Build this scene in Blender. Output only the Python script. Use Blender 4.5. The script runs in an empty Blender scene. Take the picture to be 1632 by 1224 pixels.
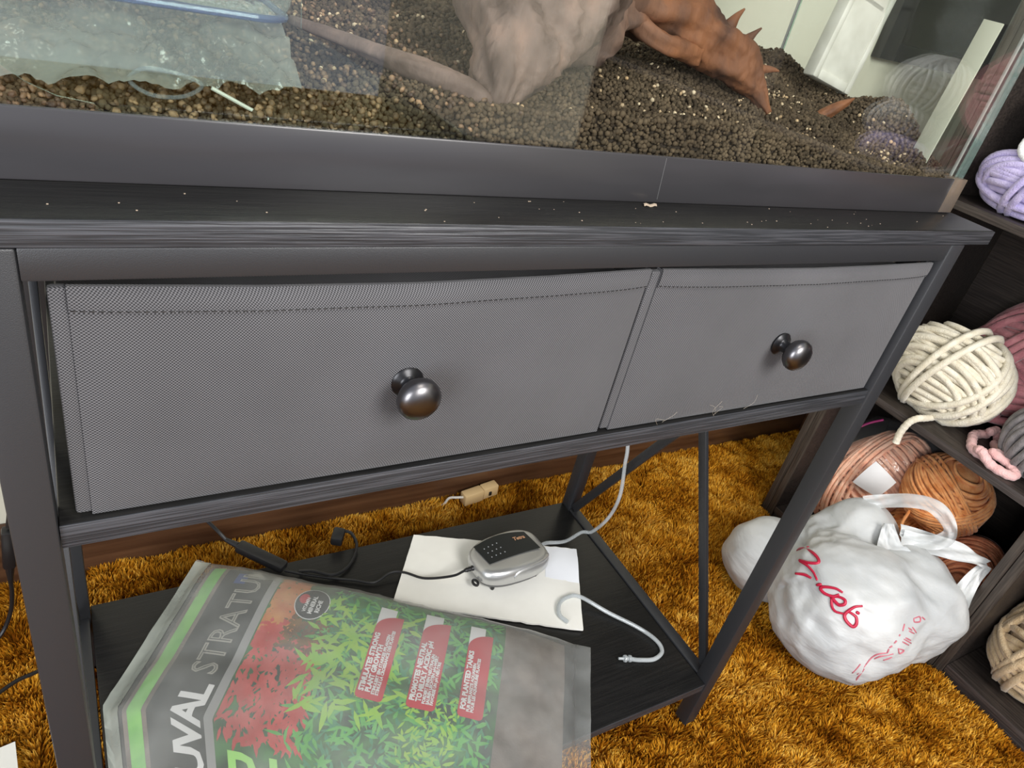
import bpy, bmesh, math, random
import numpy as np
from mathutils import Vector, Matrix, Euler, noise as mnoise

SC = bpy.context.scene
COL = SC.collection
PI = math.pi

# ------------------------------------------------------------------ camera, world, lights, exposure
cam_d = bpy.data.cameras.new('camera')
cam = bpy.data.objects.new('camera', cam_d); COL.objects.link(cam)
cam_d.sensor_fit = 'HORIZONTAL'; cam_d.sensor_width = 36.0
cam_d.lens = 1163.1317554542254 / 1632 * 36.0
cam_d.clip_start = 0.02; cam_d.clip_end = 50
_R = ((0.8574109376722702, -0.47034166047364173, 0.20886647979715617),
      (-0.0982955169209932, -0.5480562753924972, -0.8306457189176008),
      (0.5051578716729979, 0.6916740861314676, -0.5161419216271879))
_m = Matrix.Identity(4)
for i in range(3):
    _m[i][0] = _R[0][i]; _m[i][1] = -_R[1][i]; _m[i][2] = -_R[2][i]
_m.translation = Vector((0.020846475292345495, -0.38229299593910604, 1.0248576510536367))
cam.matrix_world = _m
SC.camera = cam

W = bpy.data.worlds.new('world'); SC.world = W; W.use_nodes = True
bg = W.node_tree.nodes['Background']
bg.inputs[0].default_value = (0.80, 0.86, 1.0, 1); bg.inputs[1].default_value = 0.50

def area(name, loc, target, sx, sy, power, col):
    l = bpy.data.lights.new(name, 'AREA'); l.shape = 'RECTANGLE'; l.size = sx; l.size_y = sy
    l.energy = power; l.color = col
    o = bpy.data.objects.new(name, l); COL.objects.link(o); o.location = loc
    o.rotation_euler = (Vector(target) - Vector(loc)).to_track_quat('-Z', 'Y').to_euler()
    return o
area('window_light', (0.55, -1.65, 1.80), (0.75, 0.2, 0.4), 0.8, 0.9, 40, (1.0, 0.975, 0.94))
area('fill_light_left', (-1.7, -1.5, 1.25), (1.2, 0.1, 0.4), 1.0, 1.2, 42, (0.95, 0.97, 1.0))  # added fill from the left, brightens the bookcase shelves
area('ceiling_bounce_fill', (0.4, -0.6, 2.5), (0.5, 0.0, 0.0), 0.5, 0.5, 7, (1.0, 0.93, 0.82))  # added fill standing in for light bounced off the ceiling

SC.view_settings.view_transform = 'Standard'; SC.view_settings.look = 'None'
SC.view_settings.gamma = 1.0; SC.view_settings.use_curve_mapping = False
SC.view_settings.exposure = 0.35
try:
    SC.cycles.transparent_max_bounces = 32
    SC.cycles.max_bounces = 10
except Exception:
    pass

# ------------------------------------------------------------------ materials
MATS = {}
def ramp(nt, stops):
    r = nt.nodes.new('ShaderNodeValToRGB'); el = r.color_ramp.elements
    while len(el) < len(stops): el.new(0.5)
    for e, (p, c) in zip(el, stops): e.position = p; e.color = (*c, 1)
    return r
def coords(nt, scale=(1, 1, 1), rot=(0, 0, 0)):
    g = nt.nodes.new('ShaderNodeNewGeometry'); m = nt.nodes.new('ShaderNodeMapping')
    m.inputs['Scale'].default_value = scale; m.inputs['Rotation'].default_value = rot
    nt.links.new(g.outputs['Position'], m.inputs['Vector']); return m.outputs[0]
def M(name, col, rough=0.5, metal=0.0, col2=None, nscale=20, stretch=(1, 1, 1), bump=0.0, bscale=200, bstretch=(1, 1, 1),
      spec=0.5, sheen=0.0, coat=0.0, trans=0.0, island=0.0, detail=4, alpha=None, lo=0.35, hi=0.65, sss=0.0, bdist=0.002):
    m = bpy.data.materials.new(name); m.use_nodes = True; nt = m.node_tree
    b = nt.nodes['Principled BSDF']; L = nt.links.new
    b.inputs['Base Color'].default_value = (*col, 1); b.inputs['Roughness'].default_value = rough
    b.inputs['Metallic'].default_value = metal; b.inputs['Specular IOR Level'].default_value = spec
    if sheen: b.inputs['Sheen Weight'].default_value = sheen; b.inputs['Sheen Roughness'].default_value = 0.4
    if coat: b.inputs['Coat Weight'].default_value = coat; b.inputs['Coat Roughness'].default_value = 0.12
    if trans: b.inputs['Transmission Weight'].default_value = trans
    if sss:
        b.inputs['Subsurface Weight'].default_value = sss; b.inputs['Subsurface Radius'].default_value = (0.01, 0.008, 0.006)
        b.inputs['Subsurface Scale'].default_value = 0.5
    out = None
    if col2 is not None:
        n = nt.nodes.new('ShaderNodeTexNoise'); n.inputs['Scale'].default_value = nscale; n.inputs['Detail'].default_value = detail
        L(coords(nt, stretch), n.inputs['Vector'])
        r = ramp(nt, [(lo, col), (hi, col2)]); L(n.outputs['Fac'], r.inputs[0]); out = r.outputs[0]
    if island:
        gi = nt.nodes.new('ShaderNodeNewGeometry'); hs = nt.nodes.new('ShaderNodeHueSaturation')
        mr = nt.nodes.new('ShaderNodeMapRange'); mr.inputs['To Min'].default_value = 1 - island; mr.inputs['To Max'].default_value = 1 + island
        L(gi.outputs['Random Per Island'], mr.inputs['Value']); L(mr.outputs[0], hs.inputs['Value'])
        if out: L(out, hs.inputs['Color'])
        else: hs.inputs['Color'].default_value = (*col, 1)
        out = hs.outputs[0]
    if out: L(out, b.inputs['Base Color'])
    if bump:
        n2 = nt.nodes.new('ShaderNodeTexNoise'); n2.inputs['Scale'].default_value = bscale; n2.inputs['Detail'].default_value = 3
        L(coords(nt, bstretch), n2.inputs['Vector'])
        bp = nt.nodes.new('ShaderNodeBump'); bp.inputs['Strength'].default_value = bump; bp.inputs['Distance'].default_value = bdist
        L(n2.outputs['Fac'], bp.inputs['Height']); L(bp.outputs[0], b.inputs['Normal'])
    MATS[name] = m; return m
def film(name, tint, haze, haze_col, rough=0.12, gloss_ior=1.45, bump=0.0, bscale=60):
    """clear sheet: transparent + a share of milky diffuse + fresnel gloss"""
    m = bpy.data.materials.new(name); m.use_nodes = True; nt = m.node_tree; nt.nodes.clear(); L = nt.links.new
    o = nt.nodes.new('ShaderNodeOutputMaterial'); tr = nt.nodes.new('ShaderNodeBsdfTransparent'); tr.inputs[0].default_value = (*tint, 1)
    gl = nt.nodes.new('ShaderNodeBsdfGlossy'); gl.inputs['Roughness'].default_value = rough
    # Schlick reflectance, the same from either side of the thin sheet
    gg = nt.nodes.new('ShaderNodeNewGeometry'); dt = nt.nodes.new('ShaderNodeVectorMath'); dt.operation = 'DOT_PRODUCT'
    L(gg.outputs['Incoming'], dt.inputs[1]); L(gg.outputs['Normal'], dt.inputs[0])
    def mt(op, a, bb):
        k = nt.nodes.new('ShaderNodeMath'); k.operation = op; k.use_clamp = op in ('SUBTRACT', 'ADD')
        for i, v in enumerate((a, bb)):
            if isinstance(v, (int, float)): k.inputs[i].default_value = v
            else: L(v, k.inputs[i])
        return k.outputs[0]
    f0 = ((gloss_ior - 1) / (gloss_ior + 1)) ** 2
    ab = mt('ABSOLUTE', dt.outputs['Value'], 0.0)
    frv = mt('ADD', mt('MULTIPLY', mt('POWER', mt('SUBTRACT', 1.0, ab), 5.0), 1 - f0), f0)
    mx = nt.nodes.new('ShaderNodeMixShader'); base = tr.outputs[0]
    if haze:
        df = nt.nodes.new('ShaderNodeBsdfDiffuse'); df.inputs[0].default_value = (*haze_col, 1)
        m0 = nt.nodes.new('ShaderNodeMixShader'); m0.inputs[0].default_value = haze
        n = nt.nodes.new('ShaderNodeTexNoise'); n.inputs['Scale'].default_value = 14; n.inputs['Detail'].default_value = 3
        L(coords(nt), n.inputs['Vector'])
        mr = nt.nodes.new('ShaderNodeMapRange'); mr.inputs['From Min'].default_value = 0.3; mr.inputs['From Max'].default_value = 0.7
        mr.inputs['To Min'].default_value = haze * 0.65; mr.inputs['To Max'].default_value = haze * 1.35
        L(n.outputs['Fac'], mr.inputs[0]); L(mr.outputs[0], m0.inputs[0])
        L(tr.outputs[0], m0.inputs[1]); L(df.outputs[0], m0.inputs[2]); base = m0.outputs[0]
    if bump:
        n2 = nt.nodes.new('ShaderNodeTexNoise'); n2.inputs['Scale'].default_value = bscale; n2.inputs['Detail'].default_value = 2
        L(coords(nt), n2.inputs['Vector']); bp = nt.nodes.new('ShaderNodeBump'); bp.inputs['Strength'].default_value = bump
        bp.inputs['Distance'].default_value = 0.01; L(n2.outputs['Fac'], bp.inputs['Height'])
        L(bp.outputs[0], gl.inputs['Normal']); L(bp.outputs[0], dt.inputs[0])
    L(frv, mx.inputs[0]); L(base, mx.inputs[1]); L(gl.outputs[0], mx.inputs[2]); L(mx.outputs[0], o.inputs[0])
    MATS[name] = m; return m

M('metal', (0.0245, 0.0255, 0.0285), 0.42, 0.0, bump=0.12, bscale=1700, spec=0.6)
M('board_top', (0.008, 0.008, 0.008), 0.30, 0.0, (0.014, 0.0135, 0.013), 30, (0.5, 14, 14), bump=0.12, bscale=40, bstretch=(1, 25, 25), spec=0.3)
M('board_edge', (0.026, 0.028, 0.032), 0.4, 0.0, (0.060, 0.062, 0.070), 34, (0.35, 12, 18), bump=0.5, bscale=34, bstretch=(0.35, 12, 18), spec=0.5, lo=0.45, hi=0.6)
M('wood_dark', (0.017, 0.013, 0.011), 0.42, 0.0, (0.040, 0.031, 0.026), 26, (9, 0.5, 14), bump=0.25, bscale=26, bstretch=(9, 0.5, 14))
M('wood_edge', (0.035, 0.027, 0.022), 0.45, 0.0, (0.085, 0.068, 0.054), 22, (14, 14, 0.6), bump=0.3, bscale=22, bstretch=(14, 14, 0.6))
M('wood_edge_y', (0.030, 0.024, 0.022), 0.45, 0.0, (0.070, 0.056, 0.05), 22, (14, 0.6, 16), bump=0.3, bscale=22, bstretch=(14, 0.6, 16))
M('wall', (0.70, 0.68, 0.55), 0.8, bump=0.1, bscale=90)
M('baseboard', (0.060, 0.026, 0.012), 0.4, 0.0, (0.115, 0.055, 0.026), 9, (0.4, 6, 8), bump=0.1, bscale=40)
M('knob', (0.16, 0.155, 0.16), 0.33, 1.0)
M('knob_dark', (0.02, 0.02, 0.022), 0.3, 0.6)
M('black_plastic', (0.012, 0.012, 0.013), 0.35)
M('trim_plastic', (0.030, 0.029, 0.031), 0.28, 0.0, (0.042, 0.040, 0.043), 6, (0.6, 4, 4), bump=0.02, bscale=8, spec=0.6)
M('tape', (0.105, 0.085, 0.07), 0.16, 0.0, (0.16, 0.12, 0.085), 30, bump=0.15, bscale=80)
M('silicone', (0.35, 0.36, 0.34), 0.35)
M('soil', (0.050, 0.034, 0.021), 0.85, 0.0, (0.110, 0.078, 0.048), 14, island=0.45, spec=0.25)
M('soil_bed', (0.03, 0.02, 0.013), 0.95)
M('gravel', (0.06, 0.032, 0.018), 0.6, 0.0, (0.26, 0.155, 0.085), 160, island=0.55, detail=1)
M('chips', (0.42, 0.27, 0.14), 0.6, 0.0, (0.62, 0.50, 0.34), 120, island=0.3, detail=1)
M('driftwood', (0.10, 0.066, 0.052), 0.75, 0.0, (0.25, 0.175, 0.145), 22, (2, 2, .7), bump=0.9, bscale=60, bstretch=(2, 2, 0.5))
M('driftwood_orange', (0.075, 0.024, 0.009), 0.65, 0.0, (0.25, 0.095, 0.038), 30, (1, 2, 2), bump=0.9, bscale=80, bstretch=(.6, 2, 2))
M('white_plastic', (0.55, 0.53, 0.46), 0.5, 0.0, (0.66, 0.64, 0.57), 40, bump=0.1, bscale=200)
M('pale_reflection', (0.52, 0.52, 0.42), 0.5)  # flat colour of a reflection streak in the tank glass
M('white_cord', (0.62, 0.60, 0.54), 0.4)
M('beige', (0.62, 0.44, 0.22), 0.4)
M('silver', (0.55, 0.55, 0.54), 0.30, 0.75, bump=0.03, bscale=1500)
M('pump_grey', (0.10, 0.10, 0.10), 0.55)
M('pump_black', (0.012, 0.014, 0.014), 0.38)
M('dots', (0.30, 0.32, 0.33), 0.5)
M('orange_print', (0.50, 0.27, 0.15), 0.5)
M('cardboard', (0.80, 0.79, 0.73), 0.75, 0.0, (0.86, 0.85, 0.79), 18, bump=0.1, bscale=60)
M('cardboard_flap', (0.84, 0.86, 0.90), 0.7, bump=0.12, bscale=40)
M('yarn_cream', (0.66, 0.60, 0.46), 0.95, 0.0, (0.78, 0.73, 0.60), 60, bump=0.8, bscale=420, sheen=0.3, spec=0.1)
M('yarn_pink', (0.42, 0.16, 0.18), 0.95, 0.0, (0.56, 0.25, 0.26), 50, bump=0.8, bscale=420, sheen=0.4, spec=0.1)
M('yarn_lightpink', (0.72, 0.42, 0.40), 0.95, 0.0, (0.82, 0.52, 0.50), 60, bump=0.8, bscale=420, sheen=0.3, spec=0.1)
M('yarn_grey', (0.17, 0.16, 0.16), 0.95, 0.0, (0.27, 0.25, 0.25), 60, bump=0.8, bscale=420, sheen=0.3, spec=0.1)
M('yarn_palegrey', (0.42, 0.44, 0.42), 0.95, 0.0, (0.55, 0.56, 0.54), 60, bump=0.8, bscale=420, sheen=0.3, spec=0.1)
M('yarn_silver', (0.62, 0.62, 0.60), 0.9, 0.0, (0.74, 0.74, 0.72), 60, bump=0.6, bscale=420, spec=0.2)
M('yarn_white', (0.75, 0.76, 0.76), 0.95, bump=0.8, bscale=420, sheen=0.3, spec=0.1)
M('yarn_lavender', (0.42, 0.37, 0.62), 0.95, 0.0, (0.56, 0.50, 0.74), 60, bump=0.8, bscale=420, sheen=0.3, spec=0.1)
M('yarn_peach', (0.88, 0.42, 0.26), 0.9, 0.0, (0.95, 0.60, 0.43), 60, bump=0.7, bscale=500, sheen=0.2, spec=0.1)
M('yarn_orange', (0.70, 0.25, 0.075), 0.9, 0.0, (0.88, 0.42, 0.17), 60, bump=0.7, bscale=500, sheen=0.2, spec=0.1)
M('yarn_coral', (0.66, 0.22, 0.11), 0.9, 0.0, (0.82, 0.34, 0.18), 60, bump=0.7, bscale=500, sheen=0.2, spec=0.1)
M('yarn_tan', (0.50, 0.36, 0.20), 0.9, 0.0, (0.66, 0.51, 0.32), 60, bump=0.8, bscale=420, sheen=0.3, spec=0.1)
M('yarn_burgundy', (0.12, 0.015, 0.035), 0.9, bump=0.8, bscale=420, sheen=0.3, spec=0.1)
M('label_white', (0.72, 0.71, 0.70), 0.5)
M('label_print', (0.10, 0.10, 0.11), 0.6)
M('magenta', (0.50, 0.03, 0.20), 0.4)
M('print_black', (0.012, 0.014, 0.016), 0.5)
M('print_red', (0.48, 0.018, 0.035), 0.45)
M('print_white', (0.72, 0.72, 0.72), 0.5)
M('print_grey', (0.30, 0.30, 0.30), 0.5)
M('print_outline', (0.33, 0.32, 0.28), 0.5)
M('print_green', (0.10, 0.36, 0.05), 0.5, 0.0, (0.20, 0.50, 0.10), 30)
M('print_lime', (0.33, 0.68, 0.16), 0.5)
M('picture_dark', (0.010, 0.030, 0.018), 0.5, 0.0, (0.05, 0.20, 0.045), 26)
M('leaf_lime', (0.30, 0.52, 0.03), 0.5, 0.0, (0.22, 0.48, 0.05), 40)
M('leaf_green', (0.07, 0.33, 0.05), 0.5, 0.0, (0.12, 0.42, 0.09), 40)
M('leaf_teal', (0.02, 0.17, 0.07), 0.5, 0.0, (0.05, 0.26, 0.12), 40)
M('leaf_red', (0.42, 0.035, 0.03), 0.5, 0.0, (0.58, 0.09, 0.08), 40)
M('leaf_orange', (0.52, 0.15, 0.04), 0.5, 0.0, (0.62, 0.28, 0.08), 40)
M('leaf_brown', (0.10, 0.04, 0.015), 0.5, 0.0, (0.20, 0.10, 0.02), 60)
M('blue_print', (0.02, 0.05, 0.20), 0.5)
M('soil_in_bag', (0.085, 0.060, 0.045), 0.6, 0.0, (0.20, 0.16, 0.135), 24, bump=0.3, bscale=300)
M('bag_white', (0.48, 0.495, 0.495), 0.40, 0.0, (0.61, 0.615, 0.60), 9, spec=0.45, sss=0.1, bump=0.30, bscale=30, bstretch=(1, .6, 2.2), bdist=0.008)
M('bag_red', (0.50, 0.012, 0.05), 0.4)
M('bag_pink', (0.58, 0.16, 0.20), 0.4)
M('flake', (0.34, 0.27, 0.20), 0.7)
M('hair', (0.55, 0.48, 0.38), 0.5)
M('steel', (0.6, 0.6, 0.6), 0.25, 1.0)
film('glass', (0.975, 0.992, 0.98), 0.0, (1, 1, 1), rough=0.0, gloss_ior=1.75)
film('glass_side', (0.97, 0.99, 0.975), 0.0, (1, 1, 1), rough=0.0, gloss_ior=1.40)
film('glass_edge', (0.82, 0.95, 0.90), 0.22, (0.50, 0.72, 0.66), rough=0.05, gloss_ior=1.5)
film('glass_green', (0.945, 0.985, 0.965), 0.0, (0.3, 0.62, 0.48), rough=0.02, gloss_ior=1.5)
film('tub_plastic', (0.93, 0.95, 0.97), 0.10, (0.55, 0.58, 0.62), rough=0.06, gloss_ior=1.5)
film('tub_rim', (0.45, 0.52, 0.75), 0.35, (0.22, 0.26, 0.42), rough=0.08, gloss_ior=1.5)
film('crumple', (0.90, 0.90, 0.88), 0.58, (0.30, 0.29, 0.265), rough=0.15, gloss_ior=1.5, bump=0.5, bscale=90)
film('bag_clear', (0.97, 0.975, 0.97), 0.23, (0.62, 0.64, 0.62), rough=0.30, gloss_ior=1.40, bump=0.10, bscale=20)
film('bag_clear_edge', (0.93, 0.95, 0.93), 0.45, (0.52, 0.56, 0.50), rough=0.18, gloss_ior=1.42, bump=0.4, bscale=30)
film('wrap', (0.99, 0.99, 0.99), 0.04, (0.7, 0.7, 0.7), rough=0.08, gloss_ior=1.40, bump=0.4, bscale=55)
film('wrap_white', (0.9, 0.9, 0.9), 0.65, (0.72, 0.74, 0.73), rough=0.25, gloss_ior=1.45, bump=0.4, bscale=40)
film('tubing', (0.86, 0.89, 0.90), 0.45, (0.62, 0.65, 0.66), rough=0.12, gloss_ior=1.5)

def driftwood_mat():
    m = M('driftwood', (0.10, 0.066, 0.052), 0.75, 0.0, None, 22, bump=0.9, bscale=60, bstretch=(2, 2, 0.5)); nt = m.node_tree; L = nt.links.new; b = nt.nodes['Principled BSDF']
    n = nt.nodes.new('ShaderNodeTexNoise'); n.inputs['Scale'].default_value = 24; n.inputs['Detail'].default_value = 5; L(coords(nt, (1.4, 1.4, .8)), n.inputs['Vector'])
    pale = ramp(nt, [(.32, (0.075, 0.048, 0.037)), (.66, (0.25, 0.175, 0.145))]); red = ramp(nt, [(.32, (0.055, 0.017, 0.006)), (.66, (0.25, 0.095, 0.038))])
    L(n.outputs['Fac'], pale.inputs[0]); L(n.outputs['Fac'], red.inputs[0])
    g = nt.nodes.new('ShaderNodeNewGeometry'); sp = nt.nodes.new('ShaderNodeSeparateXYZ'); L(g.outputs['Position'], sp.inputs[0])
    mr = nt.nodes.new('ShaderNodeMapRange'); mr.inputs['From Min'].default_value = .40; mr.inputs['From Max'].default_value = .51; L(sp.outputs['X'], mr.inputs[0])
    ad = nt.nodes.new('ShaderNodeMath'); ad.operation = 'MULTIPLY_ADD'; ad.inputs[1].default_value = 1.2; L(n.outputs['Fac'], ad.inputs[0])
    ad.inputs[2].default_value = -.6
    sm = nt.nodes.new('ShaderNodeMath'); sm.use_clamp = True; L(mr.outputs[0], sm.inputs[0]); L(ad.outputs[0], sm.inputs[1])
    mx = nt.nodes.new('ShaderNodeMix'); mx.data_type = 'RGBA'; L(sm.outputs[0], mx.inputs[0]); L(pale.outputs[0], mx.inputs[6]); L(red.outputs[0], mx.inputs[7])
    L(mx.outputs[2], b.inputs['Base Color'])
driftwood_mat()
def carpet_mat():
    m = bpy.data.materials.new('carpet'); m.use_nodes = True; nt = m.node_tree; b = nt.nodes['Principled BSDF']; L = nt.links.new
    b.inputs['Roughness'].default_value = 0.95; b.inputs['Specular IOR Level'].default_value = 0.04
    pos = coords(nt)
    n1 = nt.nodes.new('ShaderNodeTexNoise'); n1.inputs['Scale'].default_value = 9; n1.inputs['Detail'].default_value = 4; n1.inputs['Roughness'].default_value = 0.65
    L(pos, n1.inputs['Vector'])
    n2 = nt.nodes.new('ShaderNodeTexNoise'); n2.inputs['Scale'].default_value = 55; n2.inputs['Detail'].default_value = 3
    L(pos, n2.inputs['Vector'])
    gi = nt.nodes.new('ShaderNodeNewGeometry')
    def math_(op, a, bb):
        k = nt.nodes.new('ShaderNodeMath'); k.operation = op
        for i, v in enumerate((a, bb)):
            if isinstance(v, (int, float)): k.inputs[i].default_value = v
            else: L(v, k.inputs[i])
        return k.outputs[0]
    s = math_('ADD', math_('MULTIPLY', n1.outputs['Fac'], 0.62), math_('MULTIPLY', n2.outputs['Fac'], 0.22))
    s = math_('ADD', s, math_('MULTIPLY', gi.outputs['Random Per Island'], 0.16))
    r = ramp(nt, [(0.33, (0.14, 0.038, 0.002)), (0.43, (0.36, 0.125, 0.006)), (0.53, (0.62, 0.29, 0.022)), (0.67, (0.88, 0.55, 0.10))])
    L(s, r.inputs[0]); L(r.outputs[0], b.inputs['Base Color'])
    MATS['carpet'] = m
carpet_mat()
M('carpet_backing', (0.20, 0.075, 0.008), 0.95, 0.0, (0.42, 0.20, 0.025), 40, bump=1.0, bscale=220, spec=0.05, bdist=0.01)

def fabric_mat():
    m = bpy.data.materials.new('drawer_fabric'); m.use_nodes = True; nt = m.node_tree; b = nt.nodes['Principled BSDF']; L = nt.links.new
    b.inputs['Roughness'].default_value = 0.75; b.inputs['Specular IOR Level'].default_value = 0.3; b.inputs['Sheen Weight'].default_value = 0.12
    g = nt.nodes.new('ShaderNodeNewGeometry'); sp = nt.nodes.new('ShaderNodeSeparateXYZ'); L(g.outputs['Position'], sp.inputs[0])
    def math_(op, a, bb=0.0):
        k = nt.nodes.new('ShaderNodeMath'); k.operation = op
        for i, v in enumerate((a, bb)):
            if isinstance(v, (int, float)): k.inputs[i].default_value = v
            else: L(v, k.inputs[i])
        return k.outputs[0]
    fr = 2 * PI / 0.0019
    sx = math_('SINE', math_('MULTIPLY', math_('ADD', sp.outputs['X'], sp.outputs['Y']), fr))
    sz = math_('SINE', math_('MULTIPLY', sp.outputs['Z'], fr))
    w = math_('MULTIPLY', sx, sz)
    w01 = math_('ADD', math_('MULTIPLY', w, 0.5), 0.5)
    n = nt.nodes.new('ShaderNodeTexNoise'); n.inputs['Scale'].default_value = 7; n.inputs['Detail'].default_value = 3; L(g.outputs['Position'], n.inputs['Vector'])
    r = ramp(nt, [(0.15, (0.010, 0.0105, 0.0125)), (0.85, (0.150, 0.148, 0.156))]); L(w01, r.inputs[0])
    hs = nt.nodes.new('ShaderNodeHueSaturation'); mr = nt.nodes.new('ShaderNodeMapRange'); mr.inputs['From Min'].default_value = .3; mr.inputs['From Max'].default_value = .7
    mr.inputs['To Min'].default_value = 0.88; mr.inputs['To Max'].default_value = 1.12
    L(n.outputs['Fac'], mr.inputs[0]); L(mr.outputs[0], hs.inputs['Value']); L(r.outputs[0], hs.inputs['Color']); L(hs.outputs[0], b.inputs['Base Color'])
    bp = nt.nodes.new('ShaderNodeBump'); bp.inputs['Strength'].default_value = 0.5; bp.inputs['Distance'].default_value = 0.0006
    L(w01, bp.inputs['Height']); L(bp.outputs[0], b.inputs['Normal']); MATS['drawer_fabric'] = m
fabric_mat()

# ------------------------------------------------------------------ mesh helpers
class MB:
    def __init__(s): s.v = []; s.f = []; s.mi = []
    def add(s, vs, fs, mi=0):
        k = len(s.v); s.v += [tuple(p) for p in vs]; s.f += [tuple(i + k for i in f) for f in fs]; s.mi += [mi] * len(fs); return s
    def box(s, x0, x1, y0, y1, z0, z1, bev=0.0, mi=0, mat=None, seg=2):
        b = bmesh.new(); bmesh.ops.create_cube(b, size=1)
        for v in b.verts: v.co = ((x0 + x1) / 2 + v.co.x * (x1 - x0), (y0 + y1) / 2 + v.co.y * (y1 - y0), (z0 + z1) / 2 + v.co.z * (z1 - z0))
        if bev: bmesh.ops.bevel(b, geom=list(b.edges), offset=bev, segments=seg, profile=0.5, affect='EDGES')
        b.verts.index_update()
        vs = [(mat @ v.co) if mat else v.co.copy() for v in b.verts]; fs = [[v.index for v in f.verts] for f in b.faces]; b.free()
        return s.add(vs, fs, mi)
    def lathe(s, prof, mat=None, n=24, mi=0):
        """prof: (r, h) along +z of mat"""
        vs = []; fs = []
        for r, h in prof:
            for k in range(n):
                a = 2 * PI * k / n; p = Vector((r * math.cos(a), r * math.sin(a), h)); vs.append(mat @ p if mat else p)
        for i in range(len(prof) - 1):
            for k in range(n): fs.append((i * n + k, i * n + (k + 1) % n, (i + 1) * n + (k + 1) % n, (i + 1) * n + k))
        fs.append(tuple(reversed(range(n)))); fs.append(tuple((len(prof) - 1) * n + k for k in range(n)))
        return s.add(vs, fs, mi)
    def tube(s, pts, r, n=8, closed=False, mi=0, flat=1.0):
        pts = [Vector(p) for p in pts]; N = len(pts); rs = r if isinstance(r, (list, tuple)) else [r] * N
        vs = []; fs = []; up = None
        for i, p in enumerate(pts):
            a = pts[i - 1] if (i > 0 or closed) else p; c = pts[(i + 1) % N] if (i < N - 1 or closed) else p
            t = (c - a).normalized()
            if up is None: up = Vector((0, 0, 1)) if abs(t.z) < 0.9 else Vector((1, 0, 0))
            up = (up - t * up.dot(t)).normalized(); sd = t.cross(up)
            for k in range(n):
                an = 2 * PI * k / n; vs.append(p + up * (math.cos(an) * rs[i] * flat) + sd * (math.sin(an) * rs[i]))
        for i in range(N if closed else N - 1):
            j = (i + 1) % N
            for k in range(n): fs.append((i * n + k, i * n + (k + 1) % n, j * n + (k + 1) % n, j * n + k))
        if not closed: fs.append(tuple(reversed(range(n)))); fs.append(tuple((N - 1) * n + k for k in range(n)))
        return s.add(vs, fs, mi)
    def bar(s, a, b, w, d, up=(1, 0, 0), bev=0.001, mi=0):
        a = Vector(a); b = Vector(b); z = (b - a).normalized(); x = Vector(up); x = (x - z * x.dot(z)).normalized(); y = z.cross(x)
        m = Matrix((x, y, z)).transposed().to_4x4(); m.translation = (a + b) / 2
        return s.box(-w / 2, w / 2, -d / 2, d / 2, -(b - a).length / 2, (b - a).length / 2, bev, mi, m)
    def grid(s, fn, nu, nv, mi=0, wrapu=False):
        vs = [fn(i / nu, j / nv) for j in range(nv + 1) for i in range(nu + 1)]
        fs = [(j * (nu + 1) + i, j * (nu + 1) + i + 1, (j + 1) * (nu + 1) + i + 1, (j + 1) * (nu + 1) + i) for j in range(nv) for i in range(nu)]
        return s.add(vs, fs, mi)
ORG = {}
def link(o, parent):
    COL.objects.link(o)
    if parent is not None: o.parent = parent
    return o
def root_origin(p): return ORG.get(p.name, Vector((0, 0, 0))) if p is not None else Vector((0, 0, 0))
def put(name, mb, mat, parent=None, origin=None, sharp=35, kind=None, smooth=True):
    """one mesh object; vertices are given in world space, stored relative to its root's base"""
    org = Vector(origin) if origin is not None else root_origin(parent)
    me = bpy.data.meshes.new(name)
    me.from_pydata([(v[0] - org[0], v[1] - org[1], v[2] - org[2]) for v in mb.v], [], mb.f)
    for k in (mat if isinstance(mat, (list, tuple)) else [mat]): me.materials.append(MATS[k])
    if any(mb.mi): me.polygons.foreach_set('material_index', mb.mi)
    if smooth:
        me.shade_smooth()
        if sharp: me.set_sharp_from_angle(angle=math.radians(sharp))
    me.update()
    o = bpy.data.objects.new(name, me); link(o, parent); ORG[o.name] = org
    if parent is None: o.location = org
    if kind: o['kind'] = kind
    return o
def put_np(name, V, F, nper, mat, parent=None, kind=None, smooth=False):
    org = root_origin(parent)
    me = bpy.data.meshes.new(name); V = np.asarray(V, np.float32) - np.array(org, np.float32); F = np.asarray(F, np.int32)
    me.vertices.add(len(V)); me.vertices.foreach_set('co', V.ravel())
    nf = len(F); me.loops.add(nf * nper); me.loops.foreach_set('vertex_index', F.ravel())
    me.polygons.add(nf); me.polygons.foreach_set('loop_start', np.arange(0, nf * nper, nper, dtype=np.int32))
    me.materials.append(MATS[mat]); me.update(calc_edges=True)
    if smooth: me.shade_smooth()
    o = bpy.data.objects.new(name, me); link(o, parent); ORG[o.name] = org
    if kind: o['kind'] = kind
    return o
def thing(name, label, cat, loc, group=None):
    o = bpy.data.objects.new(name, None); COL.objects.link(o); o.location = loc; o.empty_display_size = 0.05
    o['label'] = label; o['category'] = cat
    if group: o['group'] = group
    ORG[o.name] = Vector(loc); return o
def tag(o, label, cat, group=None):
    o['label'] = label; o['category'] = cat
    if group: o['group'] = group
    return o
def cat_(P, n=8, closed=False):
    P = [Vector(p) for p in P]; N = len(P); out = []
    for i in range(N if closed else N - 1):
        p1, p2 = P[i], P[(i + 1) % N]
        p0 = P[i - 1] if (i > 0 or closed) else p1 * 2 - p2
        p3 = P[(i + 2) % N] if (i + 2 < N or closed) else p2 * 2 - p1
        for k in range(n):
            t = k / n; out.append(0.5 * ((2 * p1) + (p2 - p0) * t + (2 * p0 - 5 * p1 + 4 * p2 - p3) * t * t + (3 * p1 - p0 - 3 * p2 + p3) * t ** 3))
    if not closed: out.append(P[-1])
    return out
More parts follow.
